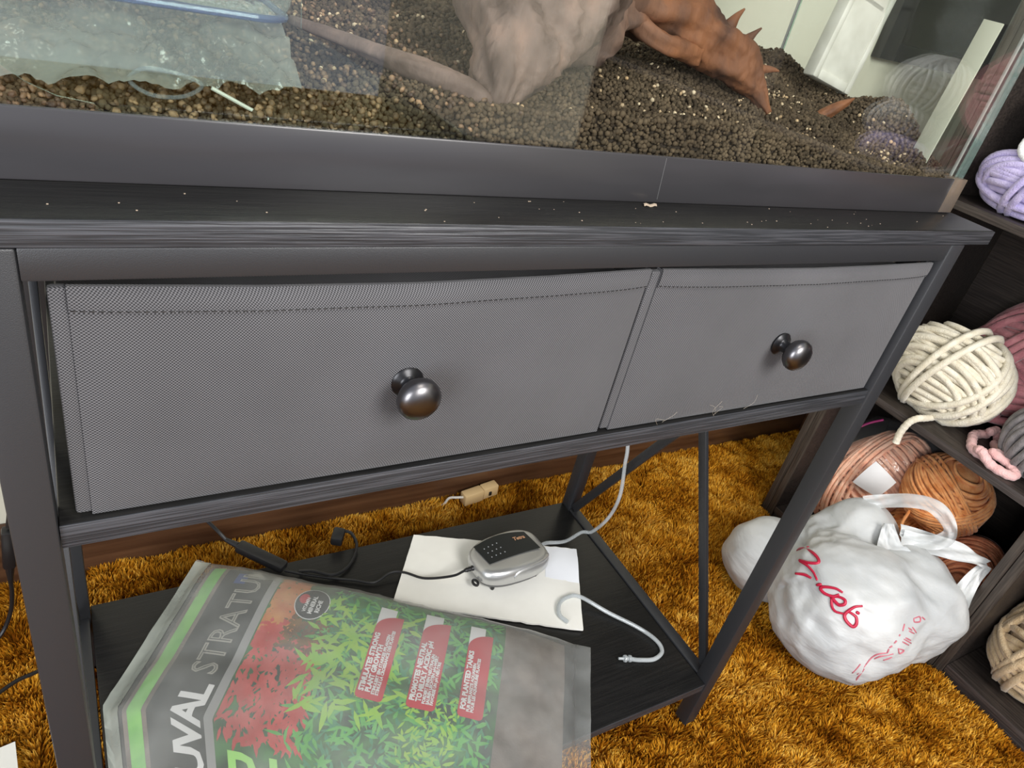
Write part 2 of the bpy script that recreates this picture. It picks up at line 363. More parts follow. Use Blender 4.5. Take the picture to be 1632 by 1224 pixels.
def lerp(a, b, t): return a + (b - a) * t
def vnoise(x, y, seed=0):
    xi = np.floor(x).astype(np.int64); yi = np.floor(y).astype(np.int64); fx = x - xi; fy = y - yi
    fx = fx * fx * (3 - 2 * fx); fy = fy * fy * (3 - 2 * fy)
    def h(a, b):
        n = (a * 374761393 + b * 668265263 + seed * 1442695) & 0x7fffffff; n = ((n ^ (n >> 13)) * 1274126177) & 0x7fffffff
        return ((n ^ (n >> 16)) & 0xffff) / 65535.0
    return (h(xi, yi) * (1 - fx) + h(xi + 1, yi) * fx) * (1 - fy) + (h(xi, yi + 1) * (1 - fx) + h(xi + 1, yi + 1) * fx) * fy
def ns(p, s=1.0, off=0.0): return mnoise.noise(Vector((p[0] * s + off, p[1] * s + off * 1.7, p[2] * s - off)))
_t = (1 + 5 ** 0.5) / 2
ICO_V = np.array([(-1, _t, 0), (1, _t, 0), (-1, -_t, 0), (1, -_t, 0), (0, -1, _t), (0, 1, _t), (0, -1, -_t), (0, 1, -_t), (_t, 0, -1), (_t, 0, 1), (-_t, 0, -1), (-_t, 0, 1)]) / math.sqrt(1 + _t * _t)
ICO_F = np.array([(0, 11, 5), (0, 5, 1), (0, 1, 7), (0, 7, 10), (0, 10, 11), (1, 5, 9), (5, 11, 4), (11, 10, 2), (10, 7, 6), (7, 1, 8), (3, 9, 4), (3, 4, 2), (3, 2, 6), (3, 6, 8), (3, 8, 9), (4, 9, 5), (2, 4, 11), (6, 2, 10), (8, 6, 7), (9, 8, 1)])
def pebbles(name, P, r, mat, seed, parent=None, aniso=0.25, kind='stuff'):
    rg = np.random.RandomState(seed); N = len(P)
    q = rg.normal(size=(N, 4)); q /= np.linalg.norm(q, axis=1)[:, None]; w, x, y, z = q.T
    Rm = np.stack([np.stack([1 - 2 * (y * y + z * z), 2 * (x * y - z * w), 2 * (x * z + y * w)], -1),
                   np.stack([2 * (x * y + z * w), 1 - 2 * (x * x + z * z), 2 * (y * z - x * w)], -1),
                   np.stack([2 * (x * z - y * w), 2 * (y * z + x * w), 1 - 2 * (x * x + y * y)], -1)], 1)
    sc = r * (1 + aniso * rg.uniform(-1, 1, (N, 3))) * (1 + 0.25 * rg.uniform(-1, 1, (N, 1)))
    V = np.einsum('nij,nkj->nki', Rm, ICO_V[None] * sc[:, None, :]) + np.asarray(P)[:, None, :]
    F = ICO_F[None] + (np.arange(N) * 12)[:, None, None]
    return put_np(name, V.reshape(-1, 3), F.reshape(-1, 3), 3, mat, parent, kind, True)

# ------------------------------------------------------------------ setting
WX1, WY = 1.78, 0.62
put('floor', MB().box(-3.0, WX1, -4.0, WY, -0.06, 0.0), 'carpet_backing', kind='structure')
put('wall_back', MB().box(-3.0, WX1 + 0.1, WY, WY + 0.1, -0.06, 2.4), 'wall', kind='structure')
put('wall_right', MB().box(WX1, WX1 + 0.1, -4.0, WY, -0.06, 2.4), 'wall', kind='structure')
dp = thing('dark_panel', 'dark framed panel on the back wall, seen through the right of the tank', 'panel', (1.60, WY, .96))
put('frame', MB().box(1.395, 1.44, WY - .022, WY - .001, .968, 1.56, .002).box(1.44, 1.776, WY - .022, WY - .001, .968, 1.0, .002).box(1.44, 1.776, WY - .022, WY - .001, 1.53, 1.56, .002), 'black_plastic', dp)
put('board', MB().box(1.44, 1.776, WY - .012, WY - .001, 1.0, 1.53), 'board_top', dp)
bb = MB().box(-3.0, WX1, WY - 0.014, WY, 0, 0.105, 0.002); bb.box(-3.0, WX1, WY - 0.010, WY, 0.105, 0.128, 0.004)
put('baseboard_back', bb, 'baseboard', kind='structure')
bb = MB().box(WX1 - 0.014, WX1, -4.0, WY - 0.014, 0, 0.105, 0.002); bb.box(WX1 - 0.010, WX1, -4.0, WY - 0.014, 0.105, 0.128, 0.004)
put('baseboard_right', bb, 'baseboard', kind='structure')

def carpet():
    rg = np.random.RandomState(3); st = 0.0027
    gx, gy = np.meshgrid(np.arange(-0.60, WX1 - .016, st), np.arange(-0.60, WY - 0.012, st)); x = gx.ravel(); y = gy.ravel(); k_ = (x < 1.378) | (y > .388); x = x[k_]; y = y[k_]; N = len(x)
    x = x + rg.uniform(-1, 1, N) * st * 0.8; y = y + rg.uniform(-1, 1, N) * st * 0.8
    lump = vnoise(x * 28, y * 28, 1) * 0.6 + vnoise(x * 62, y * 62, 2) * 0.4
    big = vnoise(x * 8, y * 8, 5)
    h = 0.008 + 0.017 * lump ** 1.4 + 0.006 * big + 0.002 * rg.rand(N)
    # clumps lean together
    e = 0.004
    gxn = (vnoise((x + e) * 40, y * 40, 7) - vnoise((x - e) * 40, y * 40, 7)) / (2 * e) * 0.02
    gyn = (vnoise(x * 40, (y + e) * 40, 7) - vnoise(x * 40, (y - e) * 40, 7)) / (2 * e) * 0.02
    dx = gxn * 0.006 + rg.normal(0, 0.0022, N); dy = gyn * 0.006 + rg.normal(0, 0.0022, N)
    a = rg.uniform(0, 2 * PI, N); x = np.where((x > 1.37) & (y < .387), 1.37, x); w = rg.uniform(0.0011, 0.0019, N); cx = np.cos(a) * w; cy = np.sin(a) * w
    V = np.empty((N, 5, 3), np.float32)
    V[:, 0] = np.stack([x - cx, y - cy, np.zeros(N)], -1); V[:, 1] = np.stack([x + cx, y + cy, np.zeros(N)], -1)
    V[:, 2] = np.stack([x - cx + dx * .5, y - cy + dy * .5, h * .62], -1); V[:, 3] = np.stack([x + cx + dx * .5, y + cy + dy * .5, h * .62], -1)
    V[:, 4] = np.stack([x + dx * 1.5, y + dy * 1.5, h], -1)
    V[:, :, 1] = np.minimum(V[:, :, 1], WY - 0.0155)
    F = np.array([(0, 1, 3), (0, 3, 2), (2, 3, 4)])[None] + (np.arange(N) * 5)[:, None, None]
    o = put_np('carpet_pile', V.reshape(-1, 3), F.reshape(-1, 3), 3, 'carpet', None, 'stuff')
    tag(o, 'golden orange shag carpet pile covering the floor', 'carpet')
carpet()

# ------------------------------------------------------------------ console table
ZT = 0.8516; LW = 0.0236
T = thing('console_table', 'black metal console table with fabric drawers carrying the glass tank', 'table', (0.4, 0.21, 0))
for lx in (-LW, 0.8):
    for ly in (0.0, 0.406):
        leg = put('leg', MB().box(lx, lx + LW, ly, ly + LW, 0.016, ZT, 0.0018), 'metal', T)
        c = Matrix.Translation((lx + LW / 2, ly + LW / 2, 0))
        put('levelling_foot', MB().lathe([(0.009, 0.0), (0.011, 0.003), (0.011, 0.010), (0.006, 0.012), (0.006, 0.017)], c, 16), 'black_plastic', leg)
put('front_rail', MB().box(0, 0.8, 0.001, 0.020, 0.8334, ZT, 0.0015), 'metal', T)
put('rear_rail', MB().box(0, 0.8, 0.409, 0.428, 0.8334, ZT, 0.0015), 'metal', T)
for lx in (-LW + .002, 0.802):
    put('side_rail', MB().box(lx, lx + LW - .004, LW, 0.406, 0.8334, ZT, 0.0015), 'metal', T)
    put('lower_side_rail', MB().box(lx, lx + LW - .004, LW, 0.406, 0.100, 0.1222, 0.0015), 'metal', T)
    xm = lx + LW / 2 - .002
    b1 = MB().bar((xm - .004, 0.400, 0.128), (xm - .004, 0.030, 0.832), 0.007, 0.015)
    put('cross_brace', b1, 'metal', T)
    b2 = MB().bar((xm + .004, 0.028, 0.128), (xm + .004, 0.400, 0.832), 0.007, 0.015)
    put('cross_brace', b2, 'metal', T)
def board(name, x0, x1, y0, y1, z0, z1):
    o = put(name, MB().box(x0, x1, y0 + 0.001, y1, z0, z1, 0.0012), 'board_top', T)
    # wood-grain edge banding on the front and the right end
    e = MB().box(x0, x1, y0, y0 + 0.0012, z0 + .0004, z1 - .0004, 0.0004)
    put('edge_banding', e, 'board_edge', o)
    return o
top = board('tabletop', -0.068, 0.867, 0.0, 0.45, ZT, 0.8667)
board('drawer_shelf', 0.0005, 0.7995, 0.003, 0.428, 0.6506, 0.6698)
board('lower_shelf', 0.0005, 0.7995, 0.002, 0.428, 0.1047, 0.1207)

def drawer(x0, x1, zs, kx, kz, sag):
    z0, z1 = 0.6712, 0.8285
    root = put('drawer', MB().box(x0 + .003, x1 - .003, 0.0125, 0.40, z0 + .001, z1 - .016, 0.003), 'drawer_fabric', T)
    fx0 = x0 + 0.0085
    def F(u, v):
        x = lerp(fx0, x1, u); z = lerp(z0, z1, v)
        ed = (1 - (2 * u - 1) ** 8) * (1 - (2 * v - 1) ** 8)
        y = 0.0075 - 0.0045 * ed - 0.003 * math.sin(PI * u) * math.sin(PI * v)
        y += 0.0016 * ns((x, 0, z), 11, x0 * 7 + 3) * ed + 0.0008 * ns((x, 0, z), 30, 1.0) * ed
        z -= np.interp(u, [0, .25, .5, .75, 1], sag) * v ** 3
        # crease near the middle seam
        return (x, y, z + 0.0015 * ed * 0)
    m = MB().grid(F, 60, 26)
    # closed sides
    def rim(u, v):
        a = F(u, 1.0); return (a[0], lerp(a[1], a[1] + 0.0018, v), a[2])
    m.grid(rim, 60, 1)
    def lft(u, v):
        a = F(0.0, v); return (a[0], lerp(0.014, a[1], u), a[2])
    m.grid(lft, 1, 26)
    def rgt(u, v):
        a = F(1.0, v); return (a[0], lerp(a[1], 0.014, u), a[2])
    m.grid(rgt, 1, 26)
    put('front_panel', m, 'drawer_fabric', root, sharp=50)
    # folded hem along the top and its stitching
    def H(u, v):
        vv = lerp(0.905, 1.0, v); a = F(u, vv); return (a[0], a[1] - 0.0011 - 0.0006 * math.sin(PI * v), a[2] + (0.0006 if v == 1 else 0))
    hm = MB().grid(H, 60, 4)
    hm.grid(lambda u, v: (lambda a: (a[0], lerp(a[1] + 0.0012, a[1], v), a[2]))(H(u, 0.0)), 60, 1)
    hm.grid(lambda u, v: (lambda a: (a[0], lerp(a[1], a[1] + 0.0026, v), a[2]))(H(u, 1.0)), 60, 1)
    put('hem', hm, 'drawer_fabric', root, sharp=50)
    st = MB(); n = int((x1 - fx0) / 0.0042)
    for i in range(n):
        u = (i + 0.2) / n; a = Vector(H(u, 0.10)); b = Vector(H(u + 0.55 / n, 0.10)); off = Vector((0, -0.0002, 0))
        st.tube([a + off, (a + b) / 2 + off + Vector((0, -0.0003, 0)), b + off], 0.00036, 5)
    put('stitching', st, 'black_plastic', root, kind='stuff')
    # fabric binding that shows beside the left edge
    bd = MB().box(x0, fx0 + .001, 0.0085, 0.0145, z0 + .001, z1 - .002, 0.0018)
    put('edge_binding', bd, 'drawer_fabric', root)
    # knob
    my = Matrix.Translation((kx, 0.0005, kz)) @ Matrix.Rotation(PI / 2, 4, 'X')
    k = MB().lathe([(0.0115, 0), (0.0118, 0.0015), (0.0105, 0.003), (0.0075, 0.0042), (0.0058, 0.006), (0.0056, 0.012)], my, 32, 1)
    k.lathe([(0.0056, 0.011), (0.0085, 0.0132), (0.0128, 0.0158), (0.0152, 0.0195), (0.0156, 0.0225), (0.0148, 0.0258), (0.0120, 0.0288), (0.0075, 0.0306), (0.0025, 0.0312)], my, 40, 0)
    put('knob', k, ['knob', 'knob_dark'], root, sharp=50)
drawer(0.0100, 0.4085, 0, 0.2128, 0.7520, [.0010, .0046, .0058, .0038, .0])
drawer(0.4120, 0.7945, 0, 0.5960, 0.7510, [.0002, .0022, .0034, .0024, .0004])

# ------------------------------------------------------------------ glass tank
TX0, TX1, TY0, TY1, TZ = -0.06, 0.8577, 0.050, 0.362, 0.8667
A = thing('aquarium', 'glass fish tank with black plastic base trim standing on the console table', 'aquarium', (0.4, 0.2, TZ))
GT = 1.19
def pane(x0, x1, y0, y1, z0, z1, mats=('glass', 'glass_edge')):
    m = MB().box(x0, x1, y0, y1, z0, z1)
    th = [x1 - x0, y1 - y0, z1 - z0]; ax = th.index(min(th))
    m.mi = []
    for f in m.f:
        c = [sum(m.v[i][k] for i in f) / len(f) for k in range(3)]
        lim = (x0, x1, y0, y1, z0, z1); m.mi.append(0 if (abs(c[ax] - lim[2 * ax]) < 1e-6 or abs(c[ax] - lim[2 * ax + 1]) < 1e-6) else 1)
    return m
put('front_pane', pane(TX0 + .0035, TX1 - .0035, TY0 + .003, TY0 + .009, TZ + .006, GT), ['glass', 'glass_edge'], A, smooth=False)
put('back_pane', pane(TX0 + .0035, TX1 - .0035, TY1 - .009, TY1 - .003, TZ + .006, GT), ['glass_side', 'glass_edge'], A, smooth=False)
put('side_pane', pane(TX1 - .0095, TX1 - .0035, TY0 + .0092, TY1 - .0092, TZ + .006, GT), ['glass_side', 'glass_edge'], A, smooth=False)
put('side_pane', pane(TX0 + .0035, TX0 + .0095, TY0 + .0092, TY1 - .0092, TZ + .006, GT), ['glass_side', 'glass_edge'], A, smooth=False)
put('bottom_pane', pane(TX0 + .0097, TX1 - .0097, TY0 + .0092, TY1 - .0092, TZ + .006, TZ + .012), ['glass_side', 'glass_edge'], A, smooth=False)
TT = 0.9040
tr = MB().box(TX0, TX1, TY0, TY0 + .0028, TZ, TT, 0.0012); tr.box(TX0 + .003, TX1 - .003, TY0 + .0028, TY1 - .0028, TZ, TZ + .005)
put('front_trim', tr, 'trim_plastic', A)
put('back_trim', MB().box(TX0, TX1, TY1 - .0028, TY1, TZ, TT, 0.0012), 'trim_plastic', A)
put('side_trim', MB().box(TX1 - .0028, TX1, TY0 + .0028, TY1 - .0028, TZ, TT, 0.0005), 'trim_plastic', A)
put('side_trim', MB().box(TX0, TX0 + .0028, TY0 + .0028, TY1 - .0028, TZ, TT, 0.0005), 'trim_plastic', A)
for (x, y) in ((TX1 - .0125, TY0 + .0125), (TX1 - .0125, TY1 - .0125), (TX0 + .0125, TY0 + .0125), (TX0 + .0125, TY1 - .0125)):
    put('silicone_seam', MB().bar((x, y, TZ + .013), (x, y, GT - .02), 0.003, 0.003, (1, 0, 0), 0.0008), 'silicone', A)
put('corner_tape', MB().box(TX1 - .0235, TX1 + .0006, TY0 - .0005, TY0 + .03, TZ + .0012, TT + .0004, 0.0002), 'tape', A)
put('trim_scratch', MB().bar((0.4315, TY0 - .0001, TZ + .003), (0.4280, TY0 - .0001, TT - .001), 0.0005, 0.0003, (1, 0, 0), 0.0001), 'pump_grey', A)
put('top_frame', MB().box(TX0, TX1, TY0, TY0 + .01, GT, GT + .03, .002).box(TX0, TX1, TY1 - .01, TY1, GT, GT + .03, .002)
    .box(TX0, TX0 + .01, TY0 + .01, TY1 - .01, GT, GT + .03, .002).box(TX1 - .01, TX1, TY0 + .01, TY1 - .01, GT, GT + .03, .002), 'trim_plastic', A)

# ------------------------------------------------------------------ tank contents
IX0, IX1, IY0, IY1 = TX0 + .0125, TX1 - .0125, TY0 + .0138, TY1 - .0118
def soil_h(x, y):
    x = np.asarray(x, float); y = np.asarray(y, float)
    fr = np.interp(x, [-.06, 0, .10, .19, .24, .29, .38, .51, .60, .65, .72, .80, .85], [.898, .900, .903, .912, .920, .927, .930, .932, .927, .921, .914, .904, .900])
    bk = np.interp(x, [-.06, .2, .47, .62, .73, .78, .84, .86], [.945, .955, .972, .980, .975, .970, .972, .972])
    t = np.clip((y - IY0) / (IY1 - IY0), 0, 1)
    s = t ** 1.25
    dip = -0.010 * np.exp(-((t - 0.14) / 0.10) ** 2) * np.clip((x - .25) / .1, 0, 1)
    heap = .046 * np.exp(-((x - .855) / .042) ** 2) * np.exp(-((y - .145) / .062) ** 2)
    return fr + (bk - fr) * s + heap + dip + 0.007 * (vnoise(x * 22, y * 22, 11) - .5) + 0.004 * (vnoise(x * 60, y * 60, 12) - .5)
def soil():
    rg = np.random.RandomState(8); P = []
    st = 0.0033
    for lay in range(2):
        gx, gy = np.meshgrid(np.arange(IX0, IX1, st), np.arange(IY0, IY1, st)); x = gx.ravel() + rg.uniform(-.5, .5, gx.size) * st; y = gy.ravel() + rg.uniform(-.5, .5, gx.size) * st
        x = np.clip(x, IX0, IX1); y = np.clip(y, IY0, IY1)
        z = soil_h(x, y) - 0.002 - 0.0028 * lay + rg.uniform(-.0012, .0012, x.size); keep = np.ones(x.size, bool)
        if lay == 1: keep = rg.rand(x.size) < 0.5
        P.append(np.stack([x, y, z], -1)[keep])
    for (fx, lo, hi, f) in (('y', IX0, IX1, IY0), ('x', IY0, IY1, IX1)):
        gu, gz = np.meshgrid(np.arange(lo, hi, st), np.arange(TZ + .02, 1.0, st)); u = gu.ravel() + rg.uniform(-.5, .5, gu.size) * st; z = gz.ravel() + rg.uniform(-.5, .5, gu.size) * st
        v = np.full(u.size, f) + rg.uniform(0, .0012, u.size) * (1 if fx == 'y' else -1)
        x, y = (u, v) if fx == 'y' else (v, u)
        k = z < soil_h(x, y) - .001; P.append(np.stack([x, y, z], -1)[k])
    P = np.concatenate(P)
    s = pebbles('aquarium_soil', P, 0.0021, 'soil', 5)
    tag(s, 'dark brown granular planting soil heaped inside the glass tank', 'soil')
    nx, ny = 90, 30; bed = MB()
    def top_(u, v):
        x = lerp(IX0 + .002, IX1 - .002, u); y = lerp(IY0 + .002, IY1 - .002, v); return (x, y, float(soil_h(x, y)) - .0045)
    bed.grid(top_, nx, ny)
    for fn in (lambda u, v: (lambda a: (a[0], a[1], lerp(TZ + .0135, a[2], v)))(top_(u, 0)), lambda u, v: (lambda a: (a[0], a[1], lerp(TZ + .0135, a[2], v)))(top_(1, u)),
               lambda u, v: (lambda a: (a[0], a[1], lerp(TZ + .0135, a[2], v)))(top_(u, 1)), lambda u, v: (lambda a: (a[0], a[1], lerp(TZ + .0135, a[2], v)))(top_(0, u))):
        bed.grid(fn, nx, 1)
    put('soil_bed', bed, 'soil_bed', s, kind='stuff')
    # coloured gravel on the left, sparse pale chips everywhere
    n = 2600; x = rg.beta(1.1, 2.0, n) * .36 - .045; y = rg.uniform(IY0, IY1, n); z = soil_h(x, y) + .0008
    x2 = rg.uniform(IX0, .30, 520) ; x2 = np.where(rg.rand(520) < (x2 - .05) / .25, x2 - .1, x2); x2 = np.clip(x2, IX0, IX1); z2 = rg.uniform(TZ + .03, 1, 520) ; z2 = np.minimum(z2, soil_h(x2, np.full(520, IY0)) - rg.uniform(0, .02, 520))
    PP = np.concatenate([np.stack([x, y, z], -1), np.stack([x2, np.full(520, IY0 - .0002), z2], -1)])
    g = pebbles('gravel', PP, 0.0018, 'gravel', 9, None, 0.4); tag(g, 'mixed tan and orange gravel strewn at the left of the tank', 'gravel')
    n = 420; x = rg.uniform(.15, IX1, n); y = rg.uniform(IY0, IY1 - .02, n); z = soil_h(x, y) + .0005
    cl = []
    for (cx, cy, k, sd) in ((.69, .20, 22, .012), (.52, .12, 16, .02), (.80, .13, 18, .02), (.46, .13, 12, .02), (.20, .24, 30, .03), (.66, .11, 8, .02)):
        q = np.stack([cx + rg.normal(0, sd, k), cy + rg.normal(0, sd, k)], -1); cl.append(q)
    cl = np.concatenate(cl); cl[:, 0] = np.clip(cl[:, 0], IX0, IX1); cl[:, 1] = np.clip(cl[:, 1], IY0, IY1)
    keep = rg.rand(n) < .32
    PP = np.concatenate([np.stack([x, y, z], -1)[keep], np.stack([cl[:, 0], cl[:, 1], soil_h(cl[:, 0], cl[:, 1]) + .0008], -1)])
    c = pebbles('stone_chips', PP, 0.0015, 'chips', 10, None, 0.5); tag(c, 'pale stone chips scattered over the dark tank soil', 'gravel')
soil()

def limb(chain, n=14, seg=6, rough=0.18, seed=0, mi=0):
    n = max(n, 10) * 2; seg += 4
    """chain of (x,y,z,r) -> ridged woody limb"""
    P = cat_([c[:3] for c in chain], seg); R = [v.x for v in cat_([(c[3], 0, 0) for c in chain], seg)]
    m = MB(); m.tube(P, R, n)
    out = []
    for i, v in enumerate(m.v):
        ring = i // n; k = i % n; c = P[min(ring, len(P) - 1)]; d = Vector(v) - c
        an = k * 2 * PI / n + ring * .035 + seed; wv = .9 * ns((math.cos(an) * 1.3, math.sin(an) * 1.3, ring * .08), 1.0, seed)
        gv = ns((math.cos(an) * 4.2, math.sin(an) * 4.2, ring * .05 + seed), 1.0, seed + 3)
        f = 1 + rough * (.35 * math.sin(an * 3 + wv * 2) + 1.1 * wv - 1.3 * max(0, .35 - abs(gv)) + .35) + rough * .25 * ns((an * 2, ring * .6, 0), 1.0, seed)
        out.append(tuple(c + d * f))
    m.v = out; m.mi = [mi] * len(m.f); return m
D = thing('driftwood', 'branching driftwood root planted in the dark soil of the tank', 'driftwood', (0.42, 0.2, 0.94))
put('trunk', limb([(.285, .084, .917, .006), (.290, .089, .926, .013), (.300, .103, .940, .025), (.316, .120, .955, .036), (.335, .137, .975, .050), (.362, .158, 1.005, .060), (.39, .18, 1.05, .058), (.415, .20, 1.09, .045), (.44, .215, 1.125, .024), (.455, .225, 1.15, .006)], 26, 7, .30, 2), 'driftwood', D, sharp=0)
put('root', limb([(.284, .083, .919, .006), (.272, .088, .926, .008), (.250, .100, .931, .0085), (.228, .118, .934, .007), (.200, .150, .938, .005), (.17, .18, .941, .003)], 12, 6, .2, 5), 'driftwood', D, sharp=0)
put('root', limb([(.290, .088, .922, .004), (.306, .095, .932, .006), (.335, .110, .950, .008), (.372, .135, .966, .010), (.415, .16, .980, .013), (.46, .18, .990, .014)], 12, 6, .30, 7), 'driftwood', D, sharp=0)
put('branch', limb([(.42, .20, 1.02, .034), (.475, .195, 1.000, .030), (.515, .185, .990, .026), (.55, .172, .978, .0235), (.580, .160, .964, .019), (.598, .150, .951, .013), (.608, .141, .939, .0075), (.614, .132, .929, .004)], 20, 7, .30, 9), 'driftwood', D, sharp=0)
put('branch', limb([(.52, .20, 1.000, .014), (.565, .22, 1.000, .012), (.60, .235, .985, .009), (.62, .24, .968, .005)], 12, 6, .28, 12), 'driftwood', D, sharp=0)
put('branch', limb([(.455, .178, .985, .010), (.480, .160, .973, .008), (.505, .158, .968, .008), (.53, .165, .966, .010)], 12, 6, .24, 14), 'driftwood', D, sharp=0)
for (c, s) in (([(.563, .170, .990, .008), (.568, .168, 1.002, .0035), (.573, .166, 1.010, .0008)], 1), ([(.582, .165, .980, .007), (.590, .162, .991, .003), (.596, .160, .998, .0008)], 2), ([(.598, .155, .963, .006), (.616, .150, .966, .003), (.626, .148, .966, .0008)], 3)):
    put('spike', limb(c, 8, 4, .1, s), 'driftwood', D, sharp=0)
sp = put('wood_splinter', limb([(.735, .17, .924, .0055), (.748, .167, .934, .006), (.762, .164, .944, .0042), (.772, .162, .951, .0008)], 10, 5, .25, 20), 'driftwood_orange', None, sharp=0)
tag(sp, 'small reddish wood splinter poking from the soil below the white filter tray', 'driftwood')

# white tray standing at the right back of the tank
def tray():
    a = Vector((.770, .236, .958)); b = Vector((.838, .230, .944)); u = Vector((.014, .014, .19)).normalized()
    x = (b - a).normalized(); n = x.cross(u).normalized(); u = n.cross(x).normalized(); w = (b - a).length
    m = Matrix((x, n, u)).transposed().to_4x4(); m.translation = a
    t = thing('filter_tray', 'white recessed plastic filter tray stuck in the soil at the right rear of the tank', 'filter', tuple((a + b) / 2))
    put('back_plate', MB().box(.004, w - .004, .006, .010, .004, .214, .001, mat=m), 'white_plastic', t)
    fr = MB().box(0, .009, -.006, .012, 0, .22, .003, mat=m).box(w - .009, w, -.006, .012, 0, .22, .003, mat=m).box(.009, w - .009, -.006, .012, 0, .012, .003, mat=m).box(.009, w - .009, -.006, .012, .208, .22, .003, mat=m)
    put('rim', fr, 'white_plastic', t)
    put('crossbar', MB().box(.009, w - .009, -.003, .010, .088, .098, .003, mat=m), 'white_plastic', t)
    put('sponge', MB().box(.014, w - .014, .0005, .006, .016, .084, .002, mat=m), 'white_plastic', t)
tray()
st = put('reflection_strip', MB().bar((.832, .098, .905), (.838, .094, 1.05), .002, .022, (1, 0, 0), .0006), 'pale_reflection')  # solid strip stands in for a pale reflection in the glass
tag(st, 'pale narrow strip modelled inside the tank to imitate a reflection in the glass', 'strip')

# loose glass sheet lying in the front left corner
gs = MB(); SP = [(0.2793, 0.897), (0.1443, 0.9552), (0.1426, 0.9934), (-0.0102, 0.9663), (-0.007, 0.9335), (0.0022, 0.9203), (0.0115, 0.9132), (0.0241, 0.9078), (0.0405, 0.9054), (0.05, 0.893)]
n_ = len(SP); ya, yb = TY0 + .0094, TY0 + .0108
gs.add([(x, ya, z) for x, z in SP] + [(x, yb, z) for x, z in SP], [tuple(range(n_)), tuple(reversed(range(n_, 2 * n_)))], 0)
gs.add([(x, ya, z) for x, z in SP] + [(x, yb, z) for x, z in SP], [(k, k + n_, (k + 1) % n_ + n_, (k + 1) % n_) for k in range(n_)], 1)
tag(put('glass_sheet', gs, ['glass_green', 'glass_edge'], smooth=False), 'greenish loose glass sheet with a slanting edge behind the left of the front pane', 'glass')
# clear tub on the gravel
def tub():
    t = thing('plastic_tub', 'clear plastic tub with bluish bottom edge in the upper left of the tank', 'tub', (.05, .14, .965))
    z0, z1 = .949, 1.035; x0, x1, y0, y1 = -.044, .160, .085, .205
    def ring(z, g, r=.022):
        pts = []
        for (cx, cy, a0) in ((x1 - g - r, y0 + g + r, -PI / 2), (x1 - g - r, y1 - g - r, 0), (x0 + g + r, y1 - g - r, PI / 2), (x0 + g + r, y0 + g + r, PI)):
            for k in range(7): a = a0 + k * PI / 12; pts.append((cx + r * math.cos(a), cy + r * math.sin(a), z))
        return pts
    def loft(rings):
        m = MB(); n = len(rings[0]); vs = [p for r in rings for p in r]; fs = []
        for i in range(len(rings) - 1):
            for k in range(n): fs.append((i * n + k, i * n + (k + 1) % n, (i + 1) * n + (k + 1) % n, (i + 1) * n + k))
        return m.add(vs, fs + [tuple(reversed(range(n)))])
    put('body', loft([ring(z0, .018), ring(z0 + .003, .011), ring(z0 + .010, .008), ring(z1, .002)]), 'tub_plastic', t)
    m = MB(); m.tube(ring(z0 + .003, .0105), .0022, 8, True); put('base_ring', m, 'tub_rim', t)
tub()
def crumple():
    def F(u, v):
        x = lerp(-.02, .150, u); y = lerp(.068, .125, v); p = (x, y, 0)
        z = .907 + .038 * v ** .8 + .010 * u * (1 - v) + .012 * abs(ns(p, 40, 3)) + .009 * abs(ns(p, 85, 5))
        edge = .006 * ns((x, 0, 0), 50, 2)
        return (x + .006 * ns(p, 34, 9), y + .007 * ns(p, 34, 12) + (edge if v < .1 else 0) + .002, min(z, .9475))
    m = MB().grid(F, 56, 30); tag(put('crumpled_bag', m, 'crumple', sharp=0), 'crumpled clear plastic bag lying on gravel under the tub', 'bag')
crumple()
rod = MB(); rod.tube([(.0986, .066, .9175), (.1295, .0645, .9035)], .0011, 8)
tag(put('plastic_rod', rod, 'white_cord'), 'short thin white plastic rod lying on the gravel at the front of the tank', 'rod')
ring_ = MB(); ring_.tube(cat_([(.058, .068, .917), (.066, .071, .923), (.082, .071, .922), (.094, .068, .918), (.084, .066, .9115), (.068, .0655, .911)], 6, True), .0012, 6, True)
tag(put('plastic_ring', ring_, 'tub_plastic'), 'clear plastic ring lying on the gravel left of the white rod', 'ring')

# ------------------------------------------------------------------ bookcases
BX, BD = 1.38, 0.29
def bookcase(name, label, y0, y1, far_thick, shelves, top_z):
    t = thing(name, label, 'bookcase', (BX + BD / 2, (y0 + y1) / 2, 0))
    for (a, b) in ((y0, y0 + .018), (y1 - far_thick, y1)):
        s = put('side_panel', MB().box(BX + .0012, BX + BD, a, b, 0, top_z, .001), 'wood_dark', t)
        e = MB()
        n = max(1, round((b - a) / .018))
        for k in range(n): e.box(BX, BX + .0016, a + (b - a) * k / n + .0006, a + (b - a) * (k + 1) / n - .0006, 0.001, top_z, .0005)
        put('edge_banding', e, 'wood_edge', s)
    ia, ib = y0 + .0185, y1 - far_thick - .0005
    put('back_panel', MB().box(BX + BD - .006, BX + BD, ia, ib, .02, top_z - .02), 'wood_dark', t)
    for z in shelves:
        s = put('shelf', MB().box(BX + .0016, BX + BD - .0065, ia, ib, z - .016, z, .001), 'wood_dark', t)
        put('edge_banding', MB().box(BX, BX + .0017, ia, ib, z - .0155, z - .0005, .0005), 'wood_edge_y', s)
    put('kick_board', MB().box(BX + .004, BX + .016, ia, ib, 0, shelves[0] - .0165, .001), 'wood_edge_y', t)
    put('top_board', MB().box(BX, BX + BD, ia, ib, top_z - .018, top_z, .001), 'wood_dark', t)
    return t
SH = (.038, .4046, .7940, 1.16)
bookcase('bookcase', 'dark brown bookcase of yarn beside the table, the unit nearer the back wall', -.0850, .383, .034, SH, 1.50)
bookcase('bookcase', 'dark brown bookcase at the right frame edge, nearer the camera than its neighbour', -.7200, -.0855, .018, SH, 1.50)
